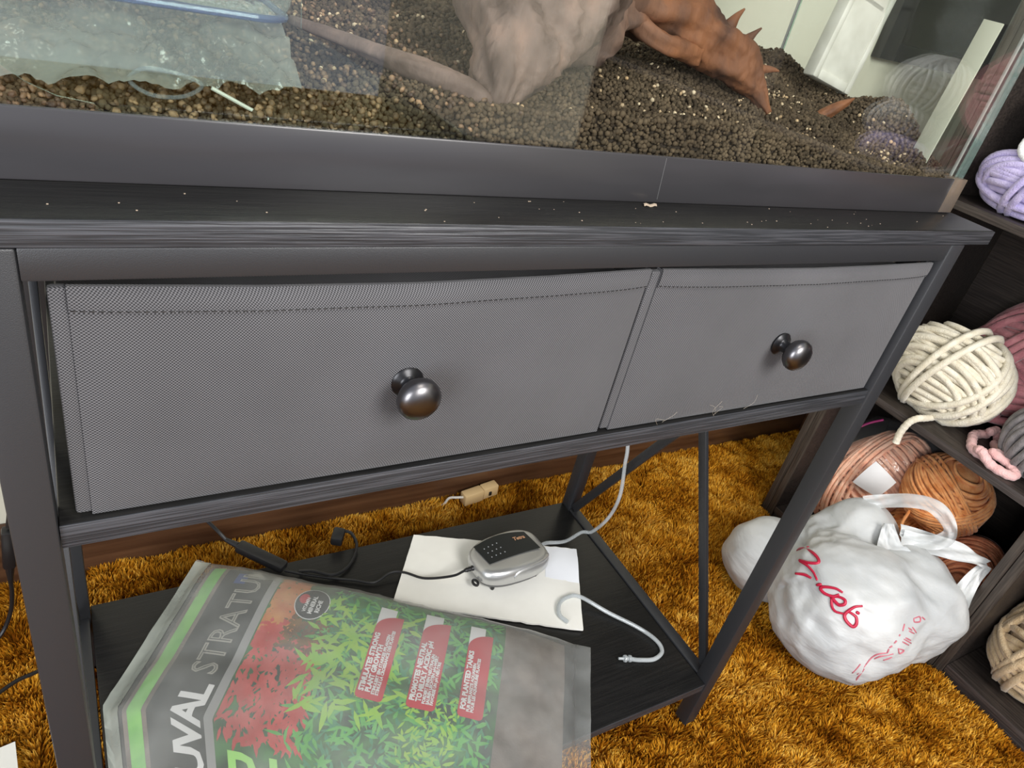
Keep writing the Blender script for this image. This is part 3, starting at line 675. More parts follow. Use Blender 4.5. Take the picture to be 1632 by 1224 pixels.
bookcase('bookcase', 'dark brown bookcase outside the frame, third from the back wall, mirrored in the tank', -1.3550, -.7205, .018, SH, 1.50)

# ------------------------------------------------------------------ yarn
def strands(m, c, rad, sr, groups, rot, seed, zmin=None, jit=0.03, nseg=44, ns_=6, ymin=None, ymax=None):
    rg = random.Random(seed); c = Vector(c); Rm = Euler(rot).to_matrix(); a, b, cc = rad
    mean = (a + b + cc) / 3
    for (nrm, o0, o1, lay) in groups:
        n = Vector(nrm).normalized(); e1 = n.orthogonal().normalized(); e2 = n.cross(e1)
        step = sr * 1.75 / mean; o = o0
        while o <= o1 + 1e-6:
            oo = o + rg.uniform(-.25, .25) * step; oo = max(-.96, min(.96, oo)); tilt = rg.uniform(-.06, .06); tilt2 = rg.uniform(-.06, .06)
            nn = (n + e1 * tilt + e2 * tilt2).normalized(); f1 = nn.orthogonal().normalized(); f2 = nn.cross(f1); ph = rg.uniform(0, 2 * PI)
            w = math.sqrt(1 - oo * oo); lv = lay * sr * 0.8 + rg.uniform(-.22, .22) * sr
            pts = []; nor = []
            for k in range(nseg):
                an = 2 * PI * k / nseg + ph; d = nn * oo + (f1 * math.cos(an) + f2 * math.sin(an)) * w
                wob = 1 + jit * math.sin(3 * an + ph) * .5
                p = Vector((d.x * a, d.y * b, d.z * cc)) * wob; q = Vector((d.x / a, d.y / b, d.z / cc)).normalized(); p = p + q * lv
                p = Rm @ p + c; q = Rm @ q
                if zmin is not None and p.z < zmin + sr: p.z = zmin + sr * (0.9 + .1 * rg.random())
                if ymin is not None: p.y = max(p.y, ymin + sr)
                if ymax is not None: p.y = min(p.y, ymax - sr)
                pts.append(p); nor.append(q)
            vs = []; fs = []
            for k in range(nseg):
                t = (pts[(k + 1) % nseg] - pts[k - 1])
                t = t.normalized() if t.length > 1e-9 else Vector((1, 0, 0))
                q = nor[k]; q = (q - t * q.dot(t)); q = q.normalized() if q.length > 1e-6 else t.orthogonal().normalized(); s = t.cross(q)
                for j in range(ns_):
                    an = 2 * PI * j / ns_; vs.append(pts[k] + (q * math.cos(an) + s * math.sin(an)) * sr)
            for k in range(nseg):
                kk = (k + 1) % nseg
                for j in range(ns_): fs.append((k * ns_ + j, k * ns_ + (j + 1) % ns_, kk * ns_ + (j + 1) % ns_, kk * ns_ + j))
            m.add(vs, fs); o += step
    return m
def core(m, c, rad, rot, zmin=None, f=0.93, ymin=None, ymax=None):
    Rm = Euler(rot).to_matrix(); c = Vector(c); b = bmesh.new(); bmesh.ops.create_icosphere(b, subdivisions=3, radius=1)
    vs = []
    for v in b.verts:
        p = Rm @ Vector((v.co.x * rad[0] * f, v.co.y * rad[1] * f, v.co.z * rad[2] * f)) + c
        if zmin is not None: p.z = max(p.z, zmin + .001)
        if ymin is not None: p.y = max(p.y, ymin + .001)
        if ymax is not None: p.y = min(p.y, ymax - .001)
        vs.append(p)
    b.verts.index_update(); m.add(vs, [[v.index for v in f_.verts] for f_ in b.faces]); b.free(); return m
WRAPS = [((.2, .1, 1), -.92, .92, 0.0), ((1, .25, .15), -.55, .55, 0.9), ((.3, 1, -.5), -.35, .3, 1.6)]
CREAM = [((.25, .2, 1), -.95, .95, 0.0), ((1, .1, .7), -.75, .05, 0.9), ((-.6, .8, .35), -.55, .1, 1.5), ((.15, 1, .1), -.02, .16, 2.4)]
SKEIN = [((0.1, .2, 1), -.93, .93, 0.0), ((.9, .1, .5), -.5, .1, 0.8), ((-.7, .4, .6), -.2, .35, 1.5), ((.15, 1, .1), -.10, .22, 2.2)]
def yarn(name, label, c, rad, sr, mat, groups=WRAPS, rot=(0, 0, 0), seed=1, zmin=None, tail=None, group=None, nseg=44, tail_mat=None, ymin=None, ymax=None):
    t = thing(name, label, 'yarn', (c[0], c[1], (zmin if zmin is not None else c[2] - rad[2])), group)
    m = MB(); core(m, c, rad, rot, zmin, .95, ymin, ymax); strands(m, c, rad, sr, groups, rot, seed, zmin, nseg=nseg, ymin=ymin, ymax=ymax)
    put('wound_strands', m, mat, t, sharp=0)
    if tail:
        P = cat_(tail, 8); put('tail_strand', MB().tube(P, [sr * (1 + .06 * math.sin(i * 2.1)) for i in range(len(P))], 10), tail_mat or mat, t, sharp=60)
    return t
Z1, Z2, Z0_ = SH[1], SH[2], SH[0]
yarn('yarn_ball', 'chunky cream chenille yarn ball on the middle bookcase shelf', (1.462, .208, Z1 + .088), (.068, .102, .086), .0067, 'yarn_cream', CREAM, (.25, .1, .2), 4, Z1,
     [(1.43, .172, Z1 + .012), (1.40, .176, Z1 + .010), (1.378, .180, Z1 + .009), (1.3695, .186, Z1 - .004), (1.368, .189, Z1 - .030), (1.3675, .186, Z1 - .052)])
yarn('yarn_ball', 'dusty pink chunky yarn ball behind the cream yarn ball', (1.596, .130, Z1 + .146), (.054, .108, .138), .0085, 'yarn_pink', SKEIN, (.4, .5, .1), 8, Z1, None)
yarn('yarn_ball', 'grey chunky yarn ball at the right frame edge beside the cream ball', (1.475, .005, Z1 + .066), (.056, .060, .064), .0070, 'yarn_grey', WRAPS, (.7, .2, .4), 12, Z1)
pk = [(1.505, .106, Z1 + .006), (1.470, .112, Z1 + .007), (1.448, .104, Z1 + .007), (1.4136, .085, Z1 + .007), (1.406, .066, Z1 + .007), (1.420, .052, Z1 + .008), (1.400, .068, Z1 + .016), (1.395, .060, Z1 + .018), (1.392, .036, Z1 + .009), (1.400, .006, Z1 + .008), (1.412, .002, Z1 + .012),
      (1.418, .022, Z1 + .018), (1.412, .050, Z1 + .021), (1.428, .040, Z1 + .020), (1.448, .016, Z1 + .012), (1.470, .030 + .04, Z1 + .008), (1.50, .082, Z1 + .008), (1.514, .098, Z1 + .018), (1.49, .100, Z1 + .018)]
P = cat_(pk, 8); o = put('loose_yarn', MB().tube(P, [.0085 * (1 + .08 * math.sin(i * 1.7)) for i in range(len(P))], 10), 'yarn_lightpink', sharp=0)
tag(o, 'loose pale pink chenille strand heaped at the middle shelf front edge', 'yarn')
yarn('yarn_ball', 'lavender chunky yarn ball on the upper bookcase shelf', (1.452, .238, Z2 + .047), (.058, .090, .046), .0068, 'yarn_lavender', SKEIN, (.2, .2, .3), 17, Z2)
yarn('yarn_ball', 'pale grey yarn ball stacked on the lavender yarn ball', (1.475, .245, Z2 + .152), (.050, .062, .048), .0062, 'yarn_palegrey', WRAPS, (.6, .2, .2), 21, None,
     [(1.44, .255, Z2 + .175), (1.425, .268, Z2 + .150), (1.410, .278, Z2 + .118), (1.402, .270, Z2 + .100), (1.400, .245, Z2 + .092), (1.405, .22, Z2 + .10)], None, 44, 'yarn_white')
def blob(c, spheres, sub=5, k=16.0, namp=.0, nsc=12, seed=0, zfun=None, ridge=.0, xmax=None):
    c = Vector(c); b = bmesh.new(); bmesh.ops.create_icosphere(b, subdivisions=sub, radius=1); vs = []
    for v in b.verts: vs.append(blob_pt(c, spheres, v.co.normalized(), k, namp, nsc, seed, zfun, ridge))
    b.verts.index_update(); m = MB().add(vs, [[v.index for v in f.verts] for f in b.faces]); b.free(); return m
def blob_pt(c, spheres, d, k=16.0, namp=0., nsc=12, seed=0, zfun=None, ridge=0., lift=0.):
    acc = 0.0
    for (q, r) in spheres:
        w = Vector(q) - c; pr = w.dot(d); h2 = w.length_squared - pr * pr
        if h2 < r * r: e = pr + math.sqrt(r * r - h2)
        else: e = max(0.0, pr) * 0.6
        acc += max(e, 0.0) ** k
    R = acc ** (1 / k)
    p = c + d * R
    if namp: R += namp * ns(p, nsc, seed) + namp * .5 * ns(p, nsc * 2.3, seed + 4)
    if ridge: R -= ridge * (1 - abs(ns(p, nsc * 1.3, seed + 8)) * 2.2) ** 3 if abs(ns(p, nsc * 1.3, seed + 8)) < .45 else 0
    p = c + d * (R + lift)
    if zfun: p.z = max(p.z, zfun(p))
    return p
# bottom section of the far bookcase
t = yarn('bagged_yarn', 'peach yarn in a clear zip bag in the lowest bookcase shelf', (1.500, .248, Z0_ + .138), (.082, .080, .134), .0042, 'yarn_peach', WRAPS, (.3, .4, 0), 25, Z0_, nseg=36)
cz = (1.500, .248, Z0_ + .145)
put('clear_bag', blob(cz, [((1.5, .248, Z0_ + .10), .096), ((1.5, .248, Z0_ + .19), .098), ((1.53, .20, Z0_ + .235), .06)], 4, 12, .006, 24, 3, lambda p: Z0_ + .001), 'wrap', t, sharp=0)
put('zip_strip', MB().tube(cat_([(1.425, .325, Z0_ + .185), (1.440, .318, Z0_ + .225), (1.468, .300, Z0_ + .262), (1.49, .285, Z0_ + .280)], 6), .0025, 6), 'magenta', t)
lb = MB().grid(lambda u, v: blob_pt(Vector(cz), [((1.5, .248, Z0_ + .10), .096), ((1.5, .248, Z0_ + .19), .098)], Vector((-.74 + .12 * v, -.62 + .52 * u - .10 * v, .16 + .46 * v)).normalized(), 12, lift=.004), 8, 8)
put('paper_label', lb, 'label_white', t)
yarn('yarn_ball', 'bright orange wound yarn cake resting on other yarn in the lowest shelf', (1.500, .104, Z0_ + .222), (.080, .082, .070), .0032, 'yarn_orange', [((.35, .3, 1), -.95, .95, 0), ((.9, -.3, .5), -.25, .25, .8), ((.2, .9, .7), -.2, .1, 1.4)], (.5, -.5, .2), 31, None,
     [(1.425, .118, Z0_ + .185), (1.415, .112, Z0_ + .150), (1.420, .092, Z0_ + .130), (1.432, .072, Z0_ + .148), (1.436, .062, Z0_ + .172)], nseg=40)
yarn('yarn_ball', 'orange yarn ball under the orange cake, partly hidden by the white bag', (1.530, .118, Z0_ + .078), (.085, .082, .078), .0034, 'yarn_orange', WRAPS, (.9, .2, .3), 35, Z0_, nseg=36)
t = yarn('yarn_skein', 'coral orange yarn skein with a white paper band beside the bookcase divider', (1.500, .002, Z0_ + .092), (.075, .062, .090), .0034, 'yarn_coral', [((1, .1, .2), -.95, .95, 0), ((.9, .2, .4), -.3, .3, .8)], (.2, .5, .3), 37, Z0_, nseg=36)
Rb = Euler((.2, .5, .3)).to_matrix()
bnd = MB().grid(lambda u, v: Rb @ Vector((lerp(-.030, .030, v), math.cos(u * 2 * PI) * .0685, math.sin(u * 2 * PI) * .0965)) + Vector((1.500, .002, Z0_ + .092)), 40, 4)
bnd.v = [(p[0], min(max(p[1], -.0655), .4), max(p[2], Z0_ + .001)) for p in bnd.v]
put('paper_band', bnd, 'label_white', t)
# near bookcase, bottom: tan yarn in clear bag with white plastic over it
t = yarn('bagged_yarn', 'tan chunky yarn in a clear bag at the lower right frame edge', (1.500, -.205, Z0_ + .112), (.092, .088, .112), .0072, 'yarn_tan', SKEIN, (.3, .5, .2), 41, Z0_, ymax=-.107)
cz2 = (1.500, -.205, Z0_ + .112)
put('clear_bag', blob(cz2, [((1.5, -.212, Z0_ + .09), .098), ((1.5, -.212, Z0_ + .15), .096)], 4, 12, .004, 28, 7, lambda p: Z0_ + .001), 'wrap', t, sharp=0)
def shroud(u, v):
    an = lerp(-2.75, -1.2, u); el = lerp(-.62, .75, v); d = Vector((math.cos(an) * math.cos(el), math.sin(an) * math.cos(el), math.sin(el)))
    d = Vector((d.x, d.y - .12 - .25 * v, d.z)).normalized()
    return blob_pt(Vector(cz2), [((1.5, -.212, Z0_ + .09), .098), ((1.5, -.212, Z0_ + .15), .096)], d, 12, .006, 20, 9, lambda p: Z0_ + .001, lift=.007)
put('white_wrapper', MB().grid(shroud, 24, 24), 'wrap_white', t, sharp=0)
put('zip_strip', MB().tube(cat_([(1.452, -.128, Z0_ + .20), (1.455, -.150, Z0_ + .226), (1.462, -.18, Z0_ + .236)], 6), .003, 6), 'magenta', t)
# upper shelf of the near bookcase (mirrored by the tank's front pane)
def wrapped(label, c, rad, mat, seed, zmin):
    t = yarn('bagged_yarn', label, c, rad, .0045, mat, WRAPS, (.3, .2, .5), seed, zmin, nseg=30)
    put('clear_wrap', blob(c, [(c, min(rad) + .006), ((c[0], c[1] - rad[1] * .45, c[2]), min(rad) * .9), ((c[0], c[1] + rad[1] * .45, c[2]), min(rad) * .9)], 4, 12, .005, 34, seed, lambda p: (zmin or -1) + .001), 'wrap', t, sharp=0)
wrapped('grey plastic-wrapped yarn, upper of two, mirrored in the tank front pane', (1.475, -.408, Z2 + .145), (.07, .088, .045), 'yarn_silver', 51, None)
wrapped('grey plastic-wrapped yarn, middle of the mirrored stack', (1.465, -.430, Z2 + .073), (.06, .070, .028), 'yarn_silver', 52, None)
wrapped('lavender plastic-wrapped yarn at the bottom of the mirrored stack', (1.455, -.412, Z2 + .021), (.06, .075, .020), 'yarn_lavender', 53, Z2)
yarn('yarn_ball', 'burgundy yarn ball with grey strand, mirrored beside the tank corner', (1.465, -.268, Z2 + .040), (.055, .060, .040), .006, 'yarn_burgundy', WRAPS, (.2, .5, .1), 54, Z2,
     [(1.42, -.31, Z2 + .02), (1.405, -.30, Z2 + .05), (1.415, -.27, Z2 + .075), (1.41, -.24, Z2 + .05), (1.402, -.27, Z2 + .03), (1.40, -.30, Z2 + .02)], None, 40, 'yarn_grey')
yarn('yarn_ball', 'tan yarn ball mirrored at the lower right corner of the tank pane', (1.465, -.165, Z2 + .042), (.055, .040, .042), .006, 'yarn_tan', WRAPS, (.2, .5, .1), 55, Z2)
yarn('yarn_ball', 'rose yarn ball stacked over the tan one, mirrored near the pane edge', (1.47, -.235, Z2 + .165), (.065, .075, .080), .0062, 'yarn_pink', SKEIN, (.2, .1, .1), 56, None)

# ------------------------------------------------------------------ white shop bag on the carpet
BC = Vector((1.225, .085, .115))
BS = [((1.178, .200, .076), .082), ((1.182, .034, .120), .127), ((1.295, .004, .128), .107), ((1.300, .124, .178), .070), ((1.250, .130, .105), .100)]
bag_z = lambda p: (.0405 if p.x > BX - .012 else .012)
SB = thing('shopping_bag', 'white plastic shopping bag with red script lettering on the carpet', 'bag', (1.22, .08, 0))
_rb = random.Random(12); CREASE = []
for _ in range(34):
    cdir = Vector((_rb.gauss(-.8, .7), _rb.gauss(-.5, .8), _rb.gauss(.35, .6))).normalized(); nrm_ = cdir.cross(Vector((_rb.gauss(0, 1), _rb.gauss(0, 1), _rb.gauss(0, 1)))).normalized()
    CREASE.append((cdir, nrm_, _rb.uniform(.22, .6), _rb.uniform(.018, .05), _rb.uniform(-.0055, .0040)))
def bagp(d, lift=0.):
    ex = 0.0
    for (cd, nn_, ln_, wd_, am_) in CREASE:
        q = d.dot(nn_); r2 = (d - cd).length
        if r2 < ln_ * 1.8 and abs(q) < wd_ * 3: ex += am_ * math.exp(-abs(q / wd_) ** 1.3) * math.exp(-(r2 / ln_) ** 4)
    q = Vector((d.x + d.y * .5, d.y, d.z * 1.5 + d.x * .4))
    ex += .017 * (mnoise.voronoi(q * 1.8)[0][0] - .35) + .0075 * (mnoise.voronoi(q * 3.9 + Vector((3, 1, 2)))[0][0] - .35)
    return blob_pt(BC, BS, d, 14, .0020, 9, 2, bag_z, 0., lift + ex)
b = bmesh.new(); bmesh.ops.create_icosphere(b, subdivisions=6, radius=1)
bv = [bagp(v.co.normalized()) for v in b.verts]; b.verts.index_update(); bm_ = MB().add(bv, [[v.index for v in f.verts] for f in b.faces]); b.free()
put('bag_body', bm_, 'bag_white', SB, sharp=0)
def on_bag(pts, lift=.0012): return [bagp((Vector(p) - BC).normalized(), lift) for p in pts]
RED = [[[1.1332, 0.1207, 0.1988], [1.1447, 0.1464, 0.1661], [1.1359, 0.1327, 0.1848], [1.1201, 0.1045, 0.2053], [1.1113, 0.0865, 0.2113], [1.1044, 0.0799, 0.2089], [1.1012, 0.0925, 0.1979], [1.1041, 0.1086, 0.1866], [1.0974, 0.0905, 0.1952], [1.0913, 0.0733, 0.1985], [1.0845, 0.0585, 0.1971]], [[1.0857, 0.0963, 0.1734], [1.0851, 0.0827, 0.1854], [1.0837, 0.0688, 0.1915]], [[1.0797, 0.0536, 0.1918], [1.084, 0.0485, 0.1981]], [[1.0936, 0.0174, 0.2087], [1.0904, 0.0291, 0.2068], [1.0831, 0.0422, 0.1988], [1.0789, 0.0447, 0.193], [1.0784, 0.0346, 0.1923], [1.0828, 0.0226, 0.1971], [1.0888, 0.0183, 0.2044]], [[1.0789, 0.0234, 0.1926], [1.0863, 0.0172, 0.2007], [1.0903, 0.0077, 0.203], [1.0874, 0.0031, 0.1988], [1.0826, 0.0073, 0.1929], [1.0803, 0.0148, 0.1936], [1.0798, 0.0205, 0.194], [1.076, 0.0133, 0.1857], [1.0759, 0.0039, 0.1829], [1.0833, -0.0068, 0.1873]], [[1.1045, -0.0147, 0.2079], [1.0963, -0.0089, 0.2031], [1.089, -0.0069, 0.1947], [1.0828, -0.0078, 0.1862], [1.0821, -0.0154, 0.1804], [1.0863, -0.0261, 0.1778], [1.0911, -0.0264, 0.1837], [1.0927, -0.0208, 0.1915], [1.0905, -0.014, 0.1933], [1.0875, -0.0067, 0.1927]], [[1.0955, -0.0145, 0.1979], [1.0979, -0.0197, 0.1971]]]
PINK = [[[1.1608, -0.0635, 0.1978], [1.1546, -0.0681, 0.1893]], [[1.1493, -0.0701, 0.1849], [1.1476, -0.0711, 0.1823]], [[1.1422, -0.0725, 0.1762], [1.1389, -0.0734, 0.1715]], [[1.1369, -0.0746, 0.1668], [1.1326, -0.0748, 0.1628]], [[1.1324, -0.0755, 0.1607], [1.1318, -0.0774, 0.1526]], [[1.1318, -0.0774, 0.1526], [1.1209, -0.0738, 0.1467], [1.1157, -0.0729, 0.134], [1.1106, -0.0705, 0.119]], [[1.1418, -0.0819, 0.1522], [1.1263, -0.0772, 0.1424], [1.1198, -0.0761, 0.1315]], [[1.1419, -0.0836, 0.145], [1.1333, -0.0822, 0.1331]], [[1.1106, -0.0705, 0.119], [1.1081, -0.066, 0.0953]], [[1.1028, -0.0645, 0.1182], [1.102, -0.0609, 0.0947]], [[1.1105, -0.0703, 0.1109], [1.1148, -0.0671, 0.0839], [1.1306, -0.0615, 0.054]], [[1.1837, -0.063, 0.2018], [1.1971, -0.0622, 0.2016], [1.1988, -0.0674, 0.1948], [1.186, -0.0669, 0.1964], [1.1837, -0.063, 0.2018]], [[1.2034, -0.0626, 0.1996], [1.2105, -0.0657, 0.1943]], [[1.1692, -0.0697, 0.1913], [1.1772, -0.0738, 0.1869]], [[1.1793, -0.0713, 0.1906], [1.1896, -0.0774, 0.18]], [[1.1697, -0.0728, 0.1873], [1.1826, -0.077, 0.1809]], [[1.1543, -0.0774, 0.1735], [1.1703, -0.0839, 0.1653]], [[1.1579, -0.0765, 0.1769], [1.1765, -0.0835, 0.1668]], [[1.1616, -0.0765, 0.1784], [1.1737, -0.0809, 0.1726]], [[1.1471, -0.0802, 0.1631], [1.1593, -0.0847, 0.1588], [1.1534, -0.0852, 0.1528], [1.1471, -0.0802, 0.1631]]]

def strokes(name, S, r, mat):
    m = MB()
    for st_ in S:
        if len(st_) < 2: continue
        P = cat_(on_bag(st_, .0006), 6); n_ = len(P); m.tube(P, [r * (.75 + .45 * math.sin(PI * (i + .5) / n_)) for i in range(n_)], 6)
    o = put(name, m, mat, SB, sharp=0); o['kind'] = 'stuff'; return o
strokes('script_lettering', RED, .0025, 'bag_red')
strokes('small_print', PINK, .0011, 'bag_pink')

def strap(pts, w, thick=.002, name='handle', nrm=(0, -.5, 1)):
    P = cat_(pts, 8); m = MB(); N = len(P); vs = []; fs = []; n = 7
    for i, p in enumerate(P):
        tg = (P[min(i + 1, N - 1)] - P[max(i - 1, 0)]).normalized(); s = tg.cross(Vector(nrm)).normalized(); up = s.cross(tg).normalized()
        ww = w[0] + (w[1] - w[0]) * i / (N - 1) if isinstance(w, tuple) else w
        for k in range(n):
            q = k / (n - 1) * 2 - 1; vs.append(p + s * (q * ww / 2) + up * (.004 * math.sin(q * 5 + i * .35) + .003 * math.cos(q * 9 + i * .2)))
    for i in range(N - 1):
        for k in range(n - 1): fs.append((i * n + k, i * n + k + 1, (i + 1) * n + k + 1, (i + 1) * n + k))
    m.add(vs, fs); return m
put('handle', strap([(1.30, .150, .245), (1.318, .120, .272), (1.326, .085, .300), (1.330, .052, .314), (1.332, .020, .303), (1.331, .006, .285), (1.327, .014, .262), (1.318, .035, .248), (1.305, .060, .240)], .026, nrm=(-1, 0, .3)), 'wrap_white', SB, sharp=0)
put('handle', strap([(1.300, .060, .236), (1.330, .030, .245), (1.360, -.005, .250), (1.385, -.030, .250), (1.405, -.050, .245)], (.055, .018), nrm=(-.6, -.3, 1)), 'bag_white', SB, sharp=0)
put('handle', strap([(1.405, -.050, .243), (1.380, -.052, .222), (1.360, -.058, .195), (1.352, -.064, .165), (1.345, -.066, .135)], (.018, .045), nrm=(-1, -.3, .4)), 'bag_white', SB, sharp=0)
put('side_fold', strap([(1.270, .080, .262), (1.266, .068, .246), (1.262, .052, .228), (1.262, .035, .220)], (.016, .06), nrm=(-.8, -.3, .8)), 'bag_white', SB, sharp=0)

# ------------------------------------------------------------------ soil bag on the lower shelf
ZS = 0.1207
BTL = Vector((.153, .457)); BA = Vector((.82909, -.55911)); BB = Vector((-.55911, -.82909))
def bag_st(s, t):
    smin = max(0.0, (.559 * t - .145) / .829); s2 = smin + s * (1 - smin / .6)
    q = BTL + BA * s2 + BB * t; return q.x, q.y
def bag_h(s, t):
    u = min(max(s / .585, 0), 1); v = min(max(t / .385, 0), 1)
    h = .050 * (max(0, 1 - (2 * u - 1) ** 4) ** .6) * (max(0, 1 - (2 * v - 1) ** 6) ** .55)
    x, y = bag_st(s, t); e = min(1, h / .02)
    h += e * .0045 * ns((s, t, 0), 9, 3)
    h -= e * .003 * math.exp(-((t - .155 + .10 * (s - .3)) / .020) ** 2)
    return h
def bag_pt(s, t, lift=0.):
    x, y = bag_st(s, t); return Vector((x, y, ZS + .002 + bag_h(s, t) + lift))
G = thing('soil_bag', 'big printed plant soil bag inside a clear plastic sleeve on the lower shelf', 'bag', (.35, .2, ZS))
m = MB().grid(lambda u, v: bag_pt(.018 + u * .545, .012 + v * .362), 90, 50)
m.grid(lambda u, v: (lambda p: Vector((p.x, p.y, ZS + .001)))(bag_pt(.018 + u * .545, .012 + v * .362)), 20, 12)
put('bag_body', m, 'soil_in_bag', G, sharp=0)
def decal(name, polys, mat, lift, maxlen=.009, parent=G):
    """flat print: 2D (s,t) polygons laid on the bag surface"""
    b = bmesh.new()
    for poly in polys:
        vs = [b.verts.new((p[0], p[1], 0)) for p in poly]
        try: b.faces.new(vs)
        except ValueError: pass
    return decal_bm(name, b, mat, lift, maxlen, parent)
def decal_bm(name, b, mat, lift, maxlen=.009, parent=G):
    bmesh.ops.triangulate(b, faces=list(b.faces))
    for _ in range(6):
        es = [e for e in b.edges if e.calc_length() > maxlen]
        if not es: break
        bmesh.ops.subdivide_edges(b, edges=es, cuts=1); bmesh.ops.triangulate(b, faces=[f for f in b.faces if len(f.verts) > 3])
    b.verts.index_update(); mm = MB().add([bag_pt(v.co.x, v.co.y, lift) for v in b.verts], [[v.index for v in f.verts] for f in b.faces]); b.free()
    return put(name, mm, mat, parent, sharp=0)
def text_bm(body, size, fn, bold=0.0, spacing=1.0, b=None, outline=0.0, shear=0.0):
    cu = bpy.data.curves.new('t', 'FONT'); cu.body = body; cu.size = size; cu.offset = bold; cu.space_character = spacing; cu.shear = shear; cu.resolution_u = 2
    if outline: cu.fill_mode = 'NONE'
    o = bpy.data.objects.new('t', cu); COL.objects.link(o); bpy.context.view_layer.update()
    dg = bpy.context.evaluated_depsgraph_get(); me = bpy.data.meshes.new_from_object(o.evaluated_get(dg))
    b = b or bmesh.new(); k = len(b.verts); vs = [b.verts.new((*fn(v.co.x, v.co.y), 0)) for v in me.vertices]
    for p in me.polygons:
        try: b.faces.new([vs[i] for i in p.vertices])
        except ValueError: pass
    bpy.data.objects.remove(o); bpy.data.curves.remove(cu); bpy.data.meshes.remove(me); return b
rq = lambda s0, s1, t0, t1: [(s0, t0), (s1, t0), (s1, t1), (s0, t1)]
decal('green_stripe', [rq(.024, .042, .014, .373)], 'print_green', .0005)
decal('black_band', [rq(.048, .118, .014, .373)], 'print_black', .0005)
decal('grey_stripe', [rq(.118, .129, .014, .373)], 'print_grey', .0005)
decal('picture', [rq(.129, .468, .014, .373)], 'picture_dark', .0005)
up = lambda s0, t0: (lambda gx, gy: (s0 - gy, t0 - gx))          # text reading away from the viewer
decal_bm('lettering', text_bm('STRATUM', .046, up(.106, .205), .0006, 1.0), 'print_outline', .0010)
decal_bm('lettering', text_bm('STRATUM', .046, up(.106, .205), -.0016, 1.0), 'print_black', .0014)
decal_bm('lettering', text_bm('FLUVAL', .048, up(.112, .371), .0016, .90), 'print_white', .0012)
decal_bm('lettering', text_bm('PLANT', .074, lambda gx, gy: (.140 + gx, .345 - gy), .0012, 1.35), 'print_lime', .0022)
decal('blue_mark', [rq(.066, .082, .026, .050)], 'blue_print', .0008)
def leaf_polys(n, box, L, wd, seed, dirs=None):
    rg = random.Random(seed); out = []
    for _ in range(n):
        s = rg.uniform(box[0], box[1]); t = rg.uniform(box[2], box[3]); a = rg.uniform(0, 2 * PI) if dirs is None else rg.gauss(dirs, .6); l = L * rg.uniform(.6, 1.2); w = wd * rg.uniform(.7, 1.2)
        d = Vector((math.cos(a), math.sin(a))); q = Vector((-d.y, d.x)); p = Vector((s, t))
        pl = [p, p + d * l * .35 + q * w, p + d * l * .7 + q * w * .7, p + d * l, p + d * l * .7 - q * w * .7, p + d * l * .35 - q * w]
        pl = [(min(max(z.x, .131), .466), min(max(z.y, .016), .343)) for z in pl]
        out.append(pl)
    return out
def leaves(name, mat, lift, *sets):
    P = []
    for st_ in sets: P += leaf_polys(*st_)
    o = decal(name, P, mat, lift, .02); o['kind'] = 'stuff'
leaves('leaf_print', 'leaf_orange', .0009, (420, (.130, .172, .02, .13), .013, .0028, 1))
leaves('leaf_print', 'leaf_red', .0011, (520, (.130, .228, .125, .275), .020, .0026, 2, 1.5), (90, (.135, .17, .11, .15), .012, .003, 14))
leaves('leaf_print', 'leaf_brown', .0012, (260, (.165, .222, .095, .15), .008, .0022, 3))
leaves('leaf_print', 'leaf_teal', .0009, (700, (.22, .46, .02, .33), .018, .0022, 4))
leaves('leaf_print', 'leaf_green', .0012, (620, (.215, .46, .02, .34), .022, .0026, 5))
leaves('leaf_print', 'leaf_lime', .0014, (170, (.205, .33, .06, .22), .030, .0034, 6), (150, (.35, .42, .17, .30), .013, .002, 8))
def tab(s0, s1, t0, t1):
    pts = []
    for k in range(7): a = PI / 2 * k / 6; pts.append((s0 + .006 - .006 * math.cos(a), t1 - .006 + .006 * math.sin(a)))
    for k in range(7): a = PI / 2 * k / 6; pts.append((s1 - .006 + .006 * math.sin(a), t1 - .006 + .006 * math.cos(a)))
    w = s1 - s0; pts.append((s1, t0))
    for k in range(1, 9): a = PI / 2 * k / 8; pts.append((s1 - w * math.sin(a), t0 + .026 * (1 - math.cos(a))))
    return pts
TABS = [(.283, .319, .060, .198, ['STIMULATES STRONG', 'PLANT GROWTH'], ['STIMULIERT EIN STARKES PFLANZEN', 'STIMULE LA CROISSANCE DES PLANTES']),
        (.349, .387, .050, .194, ['PROMOTES NEUTRAL', 'TO MILDLY ACIDIC pH'], ['FORDERT EINEN NEUTRALEN', 'SAUREN LEICHTEN pH-WERT', 'FAVORISE UN pH NEUTRE']),
        (.416, .450, .056, .192, ['FOR PLANTED TANKS'], ['FUR BEPFLANZTE AQUARIEN', 'POUR LES AQUARIUMS PLANTES'])]
decal('tab_back', [rq(a, b - .012, c - .014, c + .03) for a, b, c, d, _, _ in TABS], 'print_white', .0018)
for a, b_, c, d, big, small in TABS:
    tb_ = decal('tab', [tab(a, b_, c, d)], 'print_red', .0022)
    bt = bmesh.new(); s = a + .0092
    for l in big: text_bm(l, .0094, up(s, d - .010), .0005, 1.0, bt); s += .0086
    s -= .0026
    for l in small: text_bm(l, .0058, up(s, d - .008), .0003, 1.0, bt); s += .0052
    decal_bm('lettering', bt, 'print_white', .0030, .009, tb_)
el = lambda cs, ct, rs, rt, n=28: [(cs + rs * math.cos(2 * PI * k / n), ct + rt * math.sin(2 * PI * k / n)) for k in range(n)]
decal('badge_outline', [el(.187, .066, .0245, .0300)], 'print_white', .0014)
decal('badge', [el(.187, .066, .0232, .0287)], 'print_black', .0017)
decal('badge_dot', [el(.174, .060, .007, .010)], 'print_red', .0019)
